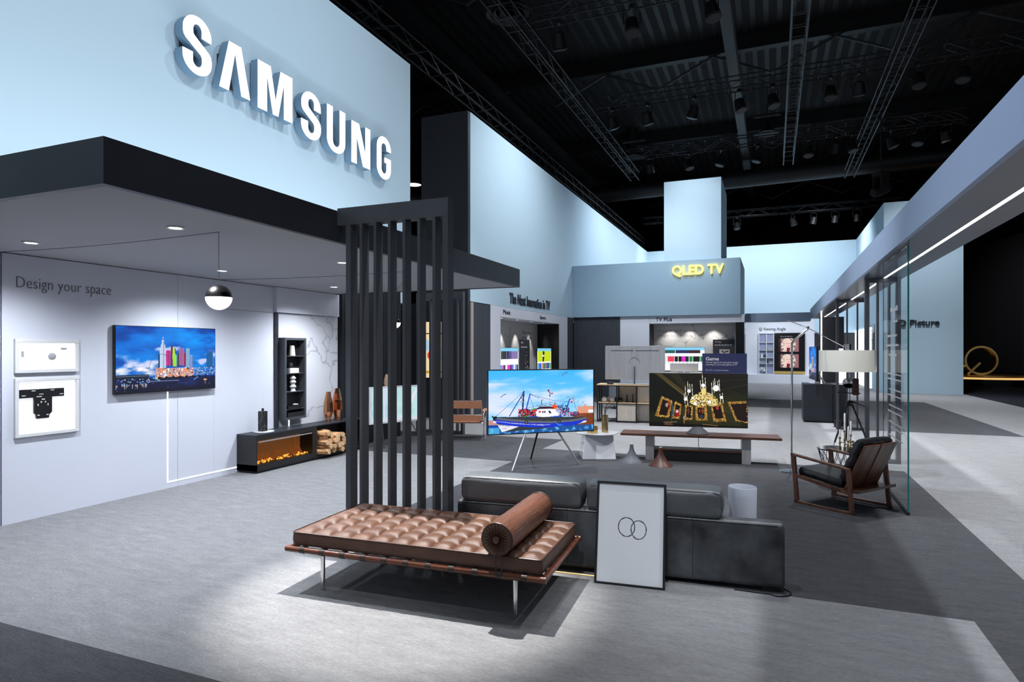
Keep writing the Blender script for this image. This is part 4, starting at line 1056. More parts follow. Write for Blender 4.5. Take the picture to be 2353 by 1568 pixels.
def cone(loc, label, mt):
    t = thing('cone_ornament', label, 'ornament', loc)
    MB().lathe([(.178,0),(.175,.006),(.125,.045),(.085,.095),(.055,.145),(.036,.19),(.027,.235),(.024,.268)], 36).build('body', mt, t)
    MB().lathe([(.024,.268),(.022,.277),(1e-5,.279)], 18).build('cap', STEEL, t)
    return t
cone((-1.985, 9.58, 0), 'grey flared cone standing on the carpet left of the low bench', CONC)
cone((-1.525, 9.43, 0), 'red brown flared cone standing before the low bench', REDW)

# ---- white metal side table, gold vases
WT = thing('metal_side_table', 'glossy white folded metal side table right of the easel television', 'side table', (-2.60, 9.88, 0), 22)
m = MB(); 
def frustum(m, w0, d0, w1, d1, z0, z1):
    vs = [(-w0,-d0,z0),(w0,-d0,z0),(w0,d0,z0),(-w0,d0,z0),(-w1,-d1,z1),(w1,-d1,z1),(w1,d1,z1),(-w1,d1,z1)]
    m.add(vs, [(0,1,5,4),(1,2,6,5),(2,3,7,6),(3,0,4,7),(4,5,6,7)])
frustum(m, .262, .262, .222, .222, 0, .375); m.build('body', WHT, WT, bevel=.012)
m = MB(); vs = []; n = 48
for zz in (.377, .386):
    for j in range(n):
        a = 2*PI*j/n; q = .34+.018*math.sin(4*a)+.008*math.sin(7*a+1); vs.append((q*math.cos(a), q*math.sin(a), zz))
m.add(vs, [tuple(range(n))[::-1], tuple(range(n, 2*n))]+[(j, (j+1) % n, n+(j+1) % n, n+j) for j in range(n)]); m.build('table_top', STEEL, WT)
def bowl(loc, r, h, label, nm='metal_vase', mt=BRASS):
    t = thing(nm, label, 'vase', loc); MB().lathe([(r,0),(r,h),(r-.006,h),(r-.006,.02),(1e-5,.02)], 32).build('body', mt, t); return t
bowl((-2.66, 9.80, .387), .085, .10, 'short polished gold cylinder vase on the white side table', mt=GOLD)
bowl((-2.50, 9.98, .387), .052, .27, 'tall brass cylinder vase holding bare twigs on the white side table')
m = MB(); rs = random.Random(12)
for k in range(7):
    a = rs.uniform(-1.2, 2.2); L_ = rs.uniform(.3, .46); dx, dy = math.cos(a)*.6, math.sin(a)*.4
    pts = [(0,0,.1)]
    for q in range(1, 6): pts.append((dx*L_*q/5*(q/5)+rs.uniform(-.012,.012), dy*L_*q/5+rs.uniform(-.01,.01), .1+.16+L_*.8*(q/5)**.8*.7))
    m.tube(pts, [.004,.004,.0035,.003,.0025,.0015], 5)
tag(m.build('bare_twigs', TWIG, loc=(-2.50,9.98,.387)), 'bare brown twigs standing in the tall brass vase', 'twigs')

# ---- shelf unit
SU = thing('shelf_unit', 'black steel shelf unit with oak top and pale ash panels', 'shelf unit', (-3.86, 14.68, 0), 4)
PW = .46; NB = 4; DP = .56
box(-.02, NB*PW+.02, -.01, DP+.01, .875, .90).build('top_board', OAK, SU)
for i in range(NB+1):
    for y in (0, DP*.5, DP-.02): 
        if y == DP*.5 and i > 1: continue
        box(i*PW-.016, i*PW+.016, y, y+.03, 0, .875).build('post', BLK, SU)
m = MB()
for z in (.02, .43, .855):
    m.box(0, NB*PW, 0, .02, z, z+.02); m.box(0, NB*PW, DP-.02, DP, z, z+.02)
    for i in range(NB+1): m.box(i*PW-.01, i*PW+.01, .02, DP-.02, z, z+.02)
m.build('frame_rails', BLK, SU)
for i in range(NB): box(i*PW+.012, (i+1)*PW-.012, .0, DP, .452, .468).build('shelf_board', OAK, SU)
for i, z0, z1, y in ((1,.04,.43,.01),(2,.04,.43,.12),(3,.04,.43,.01),(1,.468,.855,.40),(2,.468,.855,.12),(3,.468,.855,.40)):
    box(i*PW+.012, (i+1)*PW-.012, y, y+.016, z0, z1).build('panel', OAKV, SU)
def sloc(x, y, z): c, s = math.cos(R(4)), math.sin(R(4)); return (-3.86+x*c-y*s, 14.68+x*s+y*c, z)
def ballobj(x, y, r, mt, label, grp): return tag(MB().ball((0,0,r), r, 20).build('decor_sphere', mt, loc=sloc(x, y, .469)), label, 'sphere', grp)
ballobj(.14, .14, .065, WHTM, 'white ceramic sphere nearest the left post of the shelf unit', 'white spheres')
ballobj(.24, .28, .06, WHTM, 'white ceramic sphere in the middle of the white trio on the shelf', 'white spheres')
ballobj(.33, .15, .062, WHTM, 'white ceramic sphere beside the black spheres on the shelf', 'white spheres')
ballobj(.52, .13, .06, BLKG, 'black glossy sphere just right of the shelf post', 'black spheres')
tag(MB().ball((0,0,.06), .06, 20).build('decor_sphere', BLKG, loc=sloc(.415, .27, .469)), 'black glossy sphere next to the white spheres on the shelf', 'sphere', 'black spheres')
cp = [(.045,0),(.04,.012),(.012,.03),(.01,.05),(.024,.065),(.01,.08),(.01,.10),(.026,.12),(.01,.135),(.014,.155),(.042,.165),(.042,.172),(1e-5,.172)]
tag(MB().lathe(cp, 20).build('candlestick', BLK, loc=sloc(.67,.2,.469)), 'wider black turned candlestick on the shelf unit', 'candlestick', 'black candlesticks')
tag(MB().lathe([(a*.72, b*1.12) for a, b in cp], 20).build('candlestick', BLK, loc=sloc(.81,.2,.469)), 'slimmer taller black candlestick on the shelf unit', 'candlestick', 'black candlesticks')
tag(box(-.07,.07,-.05,.05,0,.055).build('player_box', DGREY, loc=sloc(.30,.05,.901), bevel=.006), 'small dark box on the oak top at the left of the silver television', 'box')
# tub armchair behind the shelf unit
TA = thing('tub_armchair', 'grey fabric tub armchair glimpsed through the open shelf unit', 'armchair', (-4.05, 18.4, 0), 0)
m = MB(); m.lathe([(.40,.12),(.43,.3),(.42,.72),(.34,.74),(.32,.45),(.31,.12)], 36); m.build('shell', BRICKG, TA); MB().lathe([(.31,.14),(.32,.42),(.25,.46),(1e-5,.46)], 30).build('seat', BRICKG, TA)
for a in (45,135,225,315): MB().tube([(.3*math.cos(R(a)),.3*math.sin(R(a)),.13),(.34*math.cos(R(a)),.34*math.sin(R(a)),0)], .012, 8).build('leg', BLK, TA)
# console with curved monitor behind the bench television
CO = thing('oak_console', 'oak topped console carrying a white curved monitor, behind the chandelier television', 'console', (-2.25, 17.6, 0))
box(-.75, .75, -.3, .3, 1.03, 1.07).build('top_board', OAK, CO); box(-.7, .7, -.27, .27, 0, 1.03).build('cabinet', DGREY, CO)
CM = thing('curved_monitor', 'white curved monitor seen from behind on the oak console', 'monitor', (-2.22, 17.55, 1.07))
m = MB(); vs = []; 
for i in range(13):
    a = R(-18+3*i); x = 1.2*math.sin(a); y = -1.2*math.cos(a)+1.2
    for z in (.06, .28): vs += [(x, y-.02, z), (x, y+.02, z)]
fs = []
for i in range(12):
    b = i*4; fs += [(b, b+4, b+6, b+2), (b+1, b+3, b+7, b+5), (b+2, b+6, b+7, b+3), (b, b+1, b+5, b+4)]
fs += [(0,2,3,1), (48,49,51,50)]
m.add(vs, fs, True); m.build('housing', WHT, CM); box(-.15,.15,-.08,.1,0,.012).build('stand_base', WHTM, CM); box(-.03,.03,.0,.03,.012,.15).build('stand_neck', WHTM, CM)

# ---- dark cabinets right
for x0, x1, y, l in ((.68, 1.30, 16.5, 'tall dark cabinet with the edge on television, left one of the pair'), (1.31, 1.62, 16.55, 'narrow dark cabinet beside the light column, right one of the pair')):
    t = thing('display_cabinet', l, 'cabinet', ((x0+x1)/2, y, 0), 0, 'dark display cabinets')
    w = (x1-x0)/2; box(-w, w, 0, .95, .03, .90).build('body', ANTH, t); box(-w+.03, w-.03, .03, .9, 0, .03).build('toe_kick', BLK, t)
    box(-w+.006, w-.006, -.012, 0, .05, .885).build('door', ANTH, t)

# ---- chrome and tan leather chair
WC = thing('tubular_armchair', 'tan leather armchair with a chrome tube frame seen from behind', 'armchair', (-5.50, 10.98, 0), 20)
tr = .012
for s in (-1, 1):
    x = s*.37
    m = MB(); m.tube([(x,-.30,.012),(x,-.31,.06),(x,-.30,.50),(x,-.27,.54),(x,.26,.54),(x,.30,.5),(x,.32,.06),(x,.31,.012),(x,-.30,.012)], tr, 8)
    m.build('side_frame', CHROME, WC)
    m = MB(); m.tube([(x*.86,-.26,.74),(x*.86,-.22,.46),(x*.86,-.12,.34),(x*.86,.3,.38)], tr, 8); m.build('back_upright', CHROME, WC)
    box(x-.045, x+.045, -.24, .26, .548, .556).build('arm_strap', TAN, WC)
    box(x-.012-s*.04, x-.004-s*.04, -.2, .2, .30, .54).build('side_panel', TAN, WC)
m = MB(); m.tube([(-.318,-.26,.74),(.318,-.26,.74)], tr, 8); m.tube([(-.318,-.235,.47),(.318,-.235,.47)], tr, 8); m.tube([(-.37,-.2,.32),(.37,-.2,.32)], tr, 8); m.tube([(-.37,.3,.38),(.37,.3,.38)], tr, 8)
m.build('cross_tube', CHROME, WC)
box(-.33, .33, -.285, -.272, .60, .74).build('upper_back_strap', TAN, WC); box(-.33, .33, -.262, -.25, .36, .47).build('lower_back_strap', TAN, WC)
box(-.31, .31, -.2, .3, .335, .35).build('seat_sling', TAN, WC, rot=(R(4),0,0))

# ================================================================== LEFT WALL THINGS
def wallbox(loc, w, h, label):
    t = thing('wall_display_case', label, 'display case', loc, 90, 'white framed lit wall cases')
    m = MB(); f = .035; m.box(-w/2, w/2, 0, .03, 0, f); m.box(-w/2, w/2, 0, .03, h-f, h); m.box(-w/2, -w/2+f, 0, .03, f, h-f); m.box(w/2-f, w/2, 0, .03, f, h-f)
    m.build('frame', WHTM, t, bevel=.004)
    box(-w/2+f, w/2-f, .022, .026, f, h-f).build('lit_back', mat('lit_white', (.9,.9,.92), .6, emit=(1,1,1), es=.75), t)
    return t
t = wallbox((-6.87, 4.165, 1.475), .62, .34, 'smaller upper white framed lit case on the white wall')
MB().lathe([(.037,0),(.037,.012),(.02,.02),(1e-5,.02)], 24).build('round_fitting', mat('fitting_grey', (.4,.4,.43), .5), t, loc=(.04,.02,.165), rot=(PI/2,0,0))
box(-.245,-.225,.012,.022,.16,.22).build('small_clip', MATS['fitting_grey'], t); box(.13,.185,.012,.022,.235,.255).build('small_clip', MATS['fitting_grey'], t)
t = wallbox((-6.87, 4.165, .835), .62, .59, 'larger lower white framed lit case holding a black wall bracket')
m = MB(); m.box(-.275, .155, .005, .02, .39, .475)
BR = m.build('bracket_bar', BLK, t)
m = MB()
for k in range(5): m.box(-.25+.09*k, -.215+.09*k, .003, .006, .455 if k % 2 else .41, .463 if k % 2 else .418)
m.build('bracket_slots', WHTM, BR)
m = MB(); pl = [(-.085,.0),(-.085,.16),(-.05,.21),(.05,.21),(.085,.16),(.085,.0),(.06,-.025),(.055,-.06),(-.06,-.06),(-.065,-.02)]
m.prism([(a-.055, b+.235) for a, b in pl], -.004, .018, 'y'); PLT = m.build('bracket_plate', BLK, t)
m = MB()
for a, b, w, h in ((-.04,.16,.05,.008),(-.0,.13,.03,.01),(-.02,.1,.012,.015),(.02,.1,.012,.015),(-.05,.07,.01,.02),(.045,.07,.01,.02),(-.045,-.03,.02,.01),(.04,-.03,.02,.01),(-.02,.185,.04,.006)):
    m.box(a-.055-w/2, a-.055+w/2, -.006, -.003, b+.235, b+.235+h)
m.build('plate_cutouts', WHTM, PLT)
m = MB(); m.box(0, .004, -.007, .007, .082, 1.19); m.box(0, .004, -.007, 1.11, .068, .082)
tag(m.build('light_line', LEDS, loc=(-6.9, 5.564, 0)), 'thin white light line running down from the wall television to the fireplace', 'light strip')
tag(box(0, .004, -.01, .01, 0, .13).build('light_line', LEDS, loc=(-6.894, 7.67, .535)), 'short white light line under the black wall shelf', 'light strip')

# wall shelf niche
WS = thing('wall_shelf', 'tall narrow black wall shelf on the marble panel', 'shelf', (-6.893, 7.675, .65), 90)
w, h, f, dpt = .47, 1.245, .035, .13
m = MB(); m.box(-w/2, w/2, -dpt, 0, 0, f); m.box(-w/2, w/2, -dpt, 0, h-f, h); m.box(-w/2, -w/2+f, -dpt, 0, f, h-f); m.box(w/2-f, w/2, -dpt, 0, f, h-f); m.build('frame', ANTH2, WS)
box(-w/2+f, w/2-f, -.012, 0, f, h-f).build('back_panel', BLK, WS)
zs_ = (.155, .42, .70, .965)
for z in zs_: box(-w/2+f, w/2-f, -dpt+.01, -.012, z-.006, z+.006).build('shelf_board', ANTH2, WS)
def wl(dx, z): return (-6.893+.07, 7.675+dx, .65+z)
def oth(name, label, cat, mb, mt, dx, z, **k): return tag(mb.build(name, mt, loc=wl(dx, z), **k), label, cat)
oth('ceramic_vase', 'cream tapered ceramic vase on the top level of the black wall shelf', 'vase', MB().lathe([(.052,0),(.036,.155),(.032,.155),(.04,.02),(1e-5,.02)], 24), CREAM, -.02, .971)
oth('white_book', 'upper white book of the pair on the black wall shelf', 'book', box(-.055,.055,-.10,.09,0,.036), WHTM, -.02, .706+.038)
oth('white_book', 'lower white book of the pair on the black wall shelf', 'book', box(-.055,.055,-.10,.095,0,.037), WHTM, -.02, .706)
oth('decor_sphere', 'dark sphere resting on the white books', 'sphere', MB().ball((0,0,.042), .042, 16), BLK, -.05, .706+.075)
oth('zigzag_ornament', 'white zigzag stacked ornament on the third shelf level', 'ornament', MB().lathe([(.045,0),(.03,.035),(.052,.07),(.028,.105),(.052,.14),(.028,.17),(.05,.2),(.02,.235),(1e-5,.235)], 24, smooth=False), WHTM, 0, .426)
oth('game_console', 'flat black player box low in the wall shelf', 'electronic box', box(-.05,.055,-.16,.15,0,.045), BLKG, 0, .161)
oth('control_pad', 'small white control pad on the black player box', 'controller', MB().ball((0,0,.012),.045,14,.28), WHTM, .06, .161+.045)
oth('media_player', 'black media player on the bottom level of the wall shelf', 'electronic box', box(-.05,.055,-.17,.16,0,.07), BLKG, 0, .036)

# fireplace unit
FP = thing('fireplace_unit', 'long low black fireplace unit with glowing embers along the white wall', 'fireplace', (-6.9, 6.65, 0), 90)
# local: x along the wall (world y), -y out from the wall (world +x)
dp = .35
m = MB(); m.box(0, .025, -dp, 0, .035, .52); m.box(0, 1.25, -dp, 0, .035, .12); m.box(1.155, 1.25, -dp, 0, .12, .52); m.box(.025, 1.155, -dp, 0, .455, .52)
m.build('firebox_body', mat('fire_body_black', (.014,.014,.015), .45), FP)
box(0, 2.45, -dp-.002, 0, .52, .535).build('top_board', ANTH, FP)
m = MB(); m.box(1.25, 2.45, -.02, 0, .035, .52); m.box(1.25, 2.45, -dp, -.02, .035, .06); m.box(2.425, 2.45, -dp, -.02, .06, .52); m.build('open_niche', BLK, FP)
box(.05, 2.4, -dp+.03, -.02, 0, .035).build('plinth', BLK, FP)
box(.05, 1.14, -dp-.002, -dp+.004, .425, .44).build('vent_trim', STEEL, FP)
box(.025, 1.155, -.10, -.085, .12, .455).build('fire_back', FIREB, FP)
m = MB(); rs = random.Random(4)
for k in range(95):
    x = rs.uniform(.05, 1.13); y = rs.uniform(-dp+.05, -.12); s = rs.uniform(.008, .019); m.ball((x, y, .125+s*.4), s, 7, .6)
m.build('ember_bed', EMBER, FP)
for k in range(22):
    x = .08+.048*k+rs.uniform(-.02,.02); y = rs.uniform(-.28, -.14); pts = [(x,y,.135)]; a = rs.uniform(-1, 1); L_ = rs.uniform(.10, .2)+(.08 if k > 12 else 0)
    for q in range(1, 5): pts.append((x+a*L_*q/4*.7+rs.uniform(-.012,.012), y+rs.uniform(-.02,.02), .135+L_*(q/4)**.7*(.35+.65*(1-abs(a)))+rs.uniform(-.01,.01)))
    MB().tube(pts, [.014,.012,.011,.008,.004], 7).build('driftwood', DRIFT, FP)
box(.03, 1.15, -dp+.008, -dp+.012, .12, .425).build('front_glass', mat('smoked_glass', (.9,.85,.8), .02, trans=1, ior=1.1), FP)
# logs stacked in the niche: each its own thing
rs = random.Random(21); n_ = 0
rows = [(.06, 6), (.135, 5), (.21, 5), (.285, 4), (.35, 2)]
ordn = ['bottom row', 'second row', 'middle row', 'fourth row', 'top']
pos = ['leftmost', 'second from left', 'third from left', 'fourth from left', 'fifth from left', 'rightmost']
for ri, (z, cnt) in enumerate(rows):
    for k in range(cnt):
        yy = 7.93+ .115*k + (.05 if ri % 2 else 0) + rs.uniform(-.012, .012)
        L_ = rs.uniform(.27, .34); rr = rs.uniform(.046, .058)
        n = rs.choice([5, 6, 5]); ph = rs.uniform(0, 6)
        vs = []; 
        for e_ in range(4):
            t_ = e_/3
            for j in range(n):
                a = ph+2*PI*j/n; q = rr*(1+rs.uniform(-.16, .16)); vs.append((-L_/2+L_*t_, q*math.cos(a), q*.86*math.sin(a)))
        mm = MB(); mm.m = 0; mm.add(vs, [(e_*n+j, e_*n+(j+1) % n, (e_+1)*n+(j+1) % n, (e_+1)*n+j) for e_ in range(3) for j in range(n)]); mm.m = 1; mm.add([vs[i] for i in range(n)], [tuple(range(n))]); mm.add([vs[3*n+i] for i in range(n)], [tuple(range(n))])
        p_ = pos[k] if k < cnt-1 else 'rightmost'
        tag(mm.build('split_log', [BARK, BARK2], loc=(-6.63+rs.uniform(-.0,.10), yy+.06, z+.056), rot=(0, rs.uniform(-.04,.04), rs.uniform(-.25,.25))), 'split firewood log, %s in the %s of the stack' % (p_, ordn[ri]), 'firewood log', 'split firewood logs')
# things on the fireplace unit
tray = tag(MB().lathe([(.14,0),(.145,.008),(.14,.014),(1e-5,.014)], 32).build('round_tray', MARB, loc=(-6.72, 6.97, .536)), 'thin round stone tray on the fireplace unit', 'tray')
CH2 = thing('candle_holder', 'square black marble candle holder with a thin taper on the tray', 'candle holder', (-6.72, 6.95, .551), 90)
box(-.046, .046, -.046, .046, 0, .285).build('block', MARBB, CH2, bevel=.005); MB().lathe([(.017,.285),(.017,.325),(1e-5,.325)], 14).build('collar', BLK, CH2); MB().tube([(0,0,.325),(0,0,.49)], [.006,.004], 8).build('taper_candle', CANDLE, CH2)
def faceted(loc, s, label, tw):
    t = thing('copper_vase', label, 'vase', loc, tw, 'faceted copper vases')
    MB().lathe([(a*s, b*s) for a, b in ((.035,0),(.075,.16),(.068,.3),(.034,.47),(.030,.47),(.055,.3),(.05,.05),(1e-5,.02))], 9, smooth=False).build('body', COPPER, t)
    return t
faceted((-6.70, 8.36, .536), 1.04, 'shorter left one of two faceted copper vases on the fireplace unit', 10)
faceted((-6.70, 8.59, .536), 1.14, 'taller right one of two faceted copper vases on the fireplace unit', 25)
tag(MB().lathe([(.035,0),(.05,.04),(.045,.12),(.02,.2),(1e-5,.215)], 18).build('wooden_figure', mat('pale_wood', (.45,.30,.2), .6), loc=(-6.42, 9.62, 1.062)), 'small tan wooden figure on top of the white framed television', 'ornament')

# pendants on the string
def pendant(loc, r, top, label):
    t = thing('pendant_lamp', label, 'pendant lamp', loc, 0, 'ball pendants on black cords')
    MB().lathe([(r*math.cos(R(a)), r*math.sin(R(a))) for a in range(0, 90, 9)]+[(1e-5, r)], 36).build('metal_cap', mat('gunmetal', (.10,.095,.09), .25, metal=1), t)
    MB().lathe([(1e-5,-r*.98)]+[(r*.985*math.cos(R(a)), r*.985*math.sin(R(a))) for a in range(-81, 1, 9)], 36).build('glass_globe', mat('globe_glow', (1,1,1), .3, emit=(1,.97,.93), es=3.2), t)
    MB().tube([(0,0,r),(0,0,top-loc[2])], .0022, 6).build('cord', BLK, t)
    return t
PA = pendant((-4.09, 3.76, 2.125), .101, 2.652, 'large ball pendant, black above and glowing below, nearest us')
PB = pendant((-5.53, 8.53, 2.14), .085, 2.652, 'small glowing ball pendant seen between the slats')
m = MB(); zc = 2.648
def sag(a, b, n=8): return [(a[0]+(b[0]-a[0])*i/n, a[1]+(b[1]-a[1])*i/n, zc-.02*math.sin(PI*i/n)) for i in range(n+1)]
m.tube(sag((-6.86,3.72),(-4.09,3.76)), .0025, 5)
m.build('ceiling_cord', BLK, PA, loc=(4.09, -3.76, -2.125))
m = MB(); m.tube(sag((-6.86,6.28),(-4.0,6.5)), .0025, 5); m.tube(sag((-4.0,6.5),(-5.53,8.53)), .0025, 5)
m.build('ceiling_cord', BLK, PB, loc=(5.53, -8.53, -2.14))
m = MB(); m.tube([(-6.893,3.746,2.65),(-6.893,3.746,1.9),(-6.893,3.746,.01)], .0025, 5)
m.build('wall_cord', BLK, PA, loc=(4.09, -3.76, -2.125))
lb = thing('lit_picture', 'warm lit picture panel glimpsed between the slats', 'picture', (-7.95, 13.86, 1.0))
cvl = Cv(30, 50, (235,215,170)); cvl.poly([(0,.2),(1,.5),(1,.7),(0,.4)],(170,200,220)); cvl.ell(.6,.6,.2,.1,(200,60,50)); cvl.rect(0,.88,1,.92,(190,150,20)); cvl.rect(0,.2,1,.22,(60,40,30))
box(-.35,.35,-.03,0,0,1.45).build('frame', BLK, lb); picture('picture', cvl, .66, 1.40, SCREEN, lb, (0,0,.02), -.031)
# niche spot lamps
def nspot(loc, label, grp): return downlight(loc, label, WARML, .07, grp)
d0 = nspot((-7.15, 16.5, 2.628), 'small ceiling spot in the left niche, first from the left', 'ceiling spots of the left niche')
for y, l in ((17.7,'second from the left'),(18.9,'third from the left'),(20.1,'rightmost')): dup(d0, (-7.15, y, 2.628), 0, 'small ceiling spot in the left niche, '+l)
d1 = nspot((-3.45, 23.2, 2.663), 'small ceiling spot in the back niche, first from the left', 'ceiling spots of the back niche')
for x, l in ((-2.75,'second from the left'),(-1.95,'third from the left'),(-1.02,'rightmost by the black side')): dup(d1, (x, 23.2, 2.663), 0, 'small ceiling spot in the back niche, '+l)

# ================================================================== STAGE AT FAR RIGHT
pl = thing('round_plinth', 'low round black plinth with glowing gold rim at far right', 'plinth', (9.9, 38.4, 0))
MB().lathe([(2.6,0),(2.6,.33),(1e-5,.33)], 64).build('lower_disc', BLKG, pl); MB().lathe([(2.0,.40),(2.0,.46),(1e-5,.46)], 64).build('upper_disc', BLKG, pl)
MB().lathe([(2.62,.33),(2.62,.37),(1e-5,.37)], 64).build('gold_rim', mat('rim_glow', (.9,.6,.25), .4, emit=(1,.6,.2), es=.8), pl)
MB().lathe([(2.02,.44),(2.02,.47),(1.95,.47)], 64).build('gold_rim', GOLD, pl)
rg = thing('ring_sculpture', 'big gold ring letter sculpture standing on the round plinth', 'sculpture', (9.66, 38.4, .475), 6)
m = MB(); n = 72; vs = []
for j in range(n):
    a = 2*PI*j/n; c, s = math.cos(a), math.sin(a)
    for rr_, yy in ((.73,-.22),(.73,.22),(.635,.22),(.635,-.22)): vs.append((rr_*c, yy, .73+rr_*s))
m.add(vs, [(j*4+i, j*4+(i+1) % 4, ((j+1) % n)*4+(i+1) % 4, ((j+1) % n)*4+i) for j in range(n) for i in range(4)]); m.build('ring', GOLD, rg)
m = MB(); bar(m, (0,0,0), (0,0,.80), .10, .40); m.build('diagonal_bar', GOLD, rg, loc=(-.58,0,.03), rot=(0,R(43),0))

# ================================================================== HALL RIGGING
def truss(label, p, q, s=.30, step=.6):
    p, q = Vector(p), Vector(q); L_ = (q-p).length; n = max(2, round(L_/step))
    t = thing('lighting_truss', label, 'truss', p, math.degrees(math.atan2(q.y-p.y, q.x-p.x)), 'black lighting trusses under the hall roof')
    m = MB(); 
    for y in (-s/2, s/2):
        for z in (0, s): m.tube([(0,y,z),(L_,y,z)], .022, 6)
    m.build('chord_tubes', HALL3, t)
    m = MB(); st = L_/n
    for i in range(n):
        a, b = i*st, (i+1)*st
        for y in (-s/2, s/2): m.tube([(a,y,0 if i % 2 else s),(b,y,s if i % 2 else 0)], .011, 5)
        for z in (0, s): m.tube([(a,-s/2,z),(a,s/2,z)], .011, 5)
    m.build('lacing', HALL3, t)
    return t
truss('truss running directly above the top edge of the left blue walls', (-7.3, 4, 8.15), (-7.3, 40, 8.15))
truss('truss running back over the left part of the hall', (-5.45, 8, 9), (-5.45, 27, 9), .34)
truss('truss running back over the centre of the hall', (.57, 12, 9), (.57, 27, 9), .34)
truss('truss running back over the right of the hall', (3.0, 14, 9), (3.0, 30, 9), .34)
truss('nearest truss crossing from left to right', (-5.4, 14, 9.4), (6, 14, 9.4), .34)
truss('middle truss crossing from left to right', (-5.4, 19.7, 9.4), (6, 19.7, 9.4), .34)
truss('rear truss crossing from left to right', (-5.4, 25.2, 9.4), (6, 25.2, 9.4), .34)
truss('far truss above the back blue wall', (-6.9, 36.5, 9), (6, 36.5, 9), .34)
SL = thing('stage_light', 'stage light on the rear truss', 'stage light', (0,0,0), 0, 'stage lights hanging from the trusses')
MB().lathe([(.06,.16),(.13,.12),(.15,-.02),(.17,-.2),(.175,-.22),(.15,-.22),(1e-5,-.2)], 16).build('can', HALL2, SL, loc=(0,0,-.42), rot=(R(18),0,0))
MB().tube([(-.19,0,-.42),(-.19,0,-.12),(0,0,-.06),(.19,0,-.12),(.19,0,-.42)], .014, 6).build('yoke', HALL3, SL)
box(-.05,.05,-.05,.05,-.07,.03).build('clamp', HALL3, SL)
MB().lathe([(.148,0),(.148,.004),(1e-5,.004)], 16).build('front_lens', HALL3, SL, loc=(0,.07,-.65), rot=(R(18),0,0))
rs = random.Random(33); cnt = 0
rowdesc = [('nearest cross truss', 14, [-4.6,-2.9,-1.2,1.6,2.4,4.2]), ('middle cross truss', 19.7, [-4.7,-3.6,-2.2,-.9,.0,1.5,2.2,3.6,4.6]), ('rear cross truss', 25.2, [-4.5,-3.0,-1.8,-.5,1.2,2.1,2.6,3.8,4.6,5.4]), ('far truss above the back wall', 36.5, [-3,-1.8,1.0,2.0,3.0,4.0])]
ordw = ['first', 'second', 'third', 'fourth', 'fifth', 'sixth', 'seventh', 'eighth', 'ninth', 'tenth']
for nm, y, xx in rowdesc:
    for k, x in enumerate(xx):
        lab = 'black stage light, %s from the left on the %s' % (ordw[k], nm)
        z = 9.0 if y > 30 else 9.4
        if cnt == 0: SL.location = (x, y, z-.02); SL['label'] = lab
        else: dup(SL, (x, y, z-.02), rs.uniform(0, 360), lab)
        cnt += 1
# moving head in front of the far right wall
MH = thing('moving_light', 'black moving head lamp hanging before the far right blue wall', 'stage light', (3.05, 22.0, 7.0), 30)
MB().lathe([(1e-5,-.3),(.13,-.28),(.16,-.1),(.15,.15),(.1,.3),(1e-5,.32)], 20).build('head', HALL, MH, loc=(0,0,-.42), rot=(0,R(68),0))
m = MB(); m.box(-.13,.13,-.2,-.15,-.45,.0); m.box(-.13,.13,.15,.2,-.45,0); m.box(-.16,.16,-.2,.2,0,.12); m.build('yoke', HALL, MH)
MB().tube([(0,0,.12),(0,0,2.0)], .02, 6).build('hanger_pipe', HALL2, MH)
def highbay(loc, label, glow=False):
    t = thing('high_bay_lamp', label, 'ceiling lamp', loc, 0, 'unlit high bay lamps under the hall roof')
    MB().lathe([(.06,.5),(.12,.3),(.34,.06),(.42,0),(.40,0),(.1,.3),(1e-5,.32)], 24).build('reflector', HALL3, t)
    MB().lathe([(.40,.01),(1e-5,.01)], 24).build('lens', mat('bay_glow', (.6,.6,.6), .5, emit=(.9,.9,.85), es=.55) if glow else HALL3, t)
    m = MB(); m.tube([(0,0,.5),(0,0,1.6)], .02, 6); m.tube([(-.5,0,.75),(.5,0,.75)], .07, 8); m.build('hanger', HALL3, t)
    return t
t = highbay((-17.4, 28.6, 10.4), 'lit high bay lamp seen through the gap right of the sign wall', True); t['group'] = 'lit high bay lamps'
hb0 = highbay((-5.8, 28.5, 10.45), 'unlit high bay lamp above the left of the pillar')
for (x, y, z, l) in ((-.2, 27.6, 10.5, 'unlit high bay lamp above the right of the pillar'), (-9.5, 36, 10.8, 'unlit high bay lamp low over the left wall end'), (5.0, 30, 10.6, 'unlit high bay lamp above the far right wall'), (-2.0, 46.5, 10.0, 'unlit high bay lamp farthest back beside the pillar'), (8, 21, 10.6, 'unlit high bay lamp above the right header beam')):
    dup(hb0, (x, y, z), 0, l)
def duct(p, q, r, label):
    return tag(MB().tube([p, q], r, 20).build('air_duct', HALL2), label, 'air duct')
duct((-16, 33, 9.9), (13, 33, 10.4), .42, 'long round air duct crossing behind the pillar')
duct((-22, 15, 8.8), (-8.6, 40, 8.8), .55, 'thick air duct running back beyond the left walls')
for loc, l in (((-6.4, 15.3, 10.6), 'round ceiling diffuser high above the sign wall'), ((-6.6, 32.0, 11), 'round ceiling diffuser over the far left wall')):
    t = thing('ceiling_diffuser', l, 'air diffuser', loc, 0, 'round ceiling diffusers')
    for rr_ in (.18, .36, .54): MB().lathe([(rr_,0),(rr_+.06,-.06),(rr_+.09,-.06),(rr_+.03,.02)], 28).build('cone_ring', HALL2, t)
    MB().lathe([(.3,.02),(.3,2.0)], 20).build('collar', HALL2, t)
m = MB()
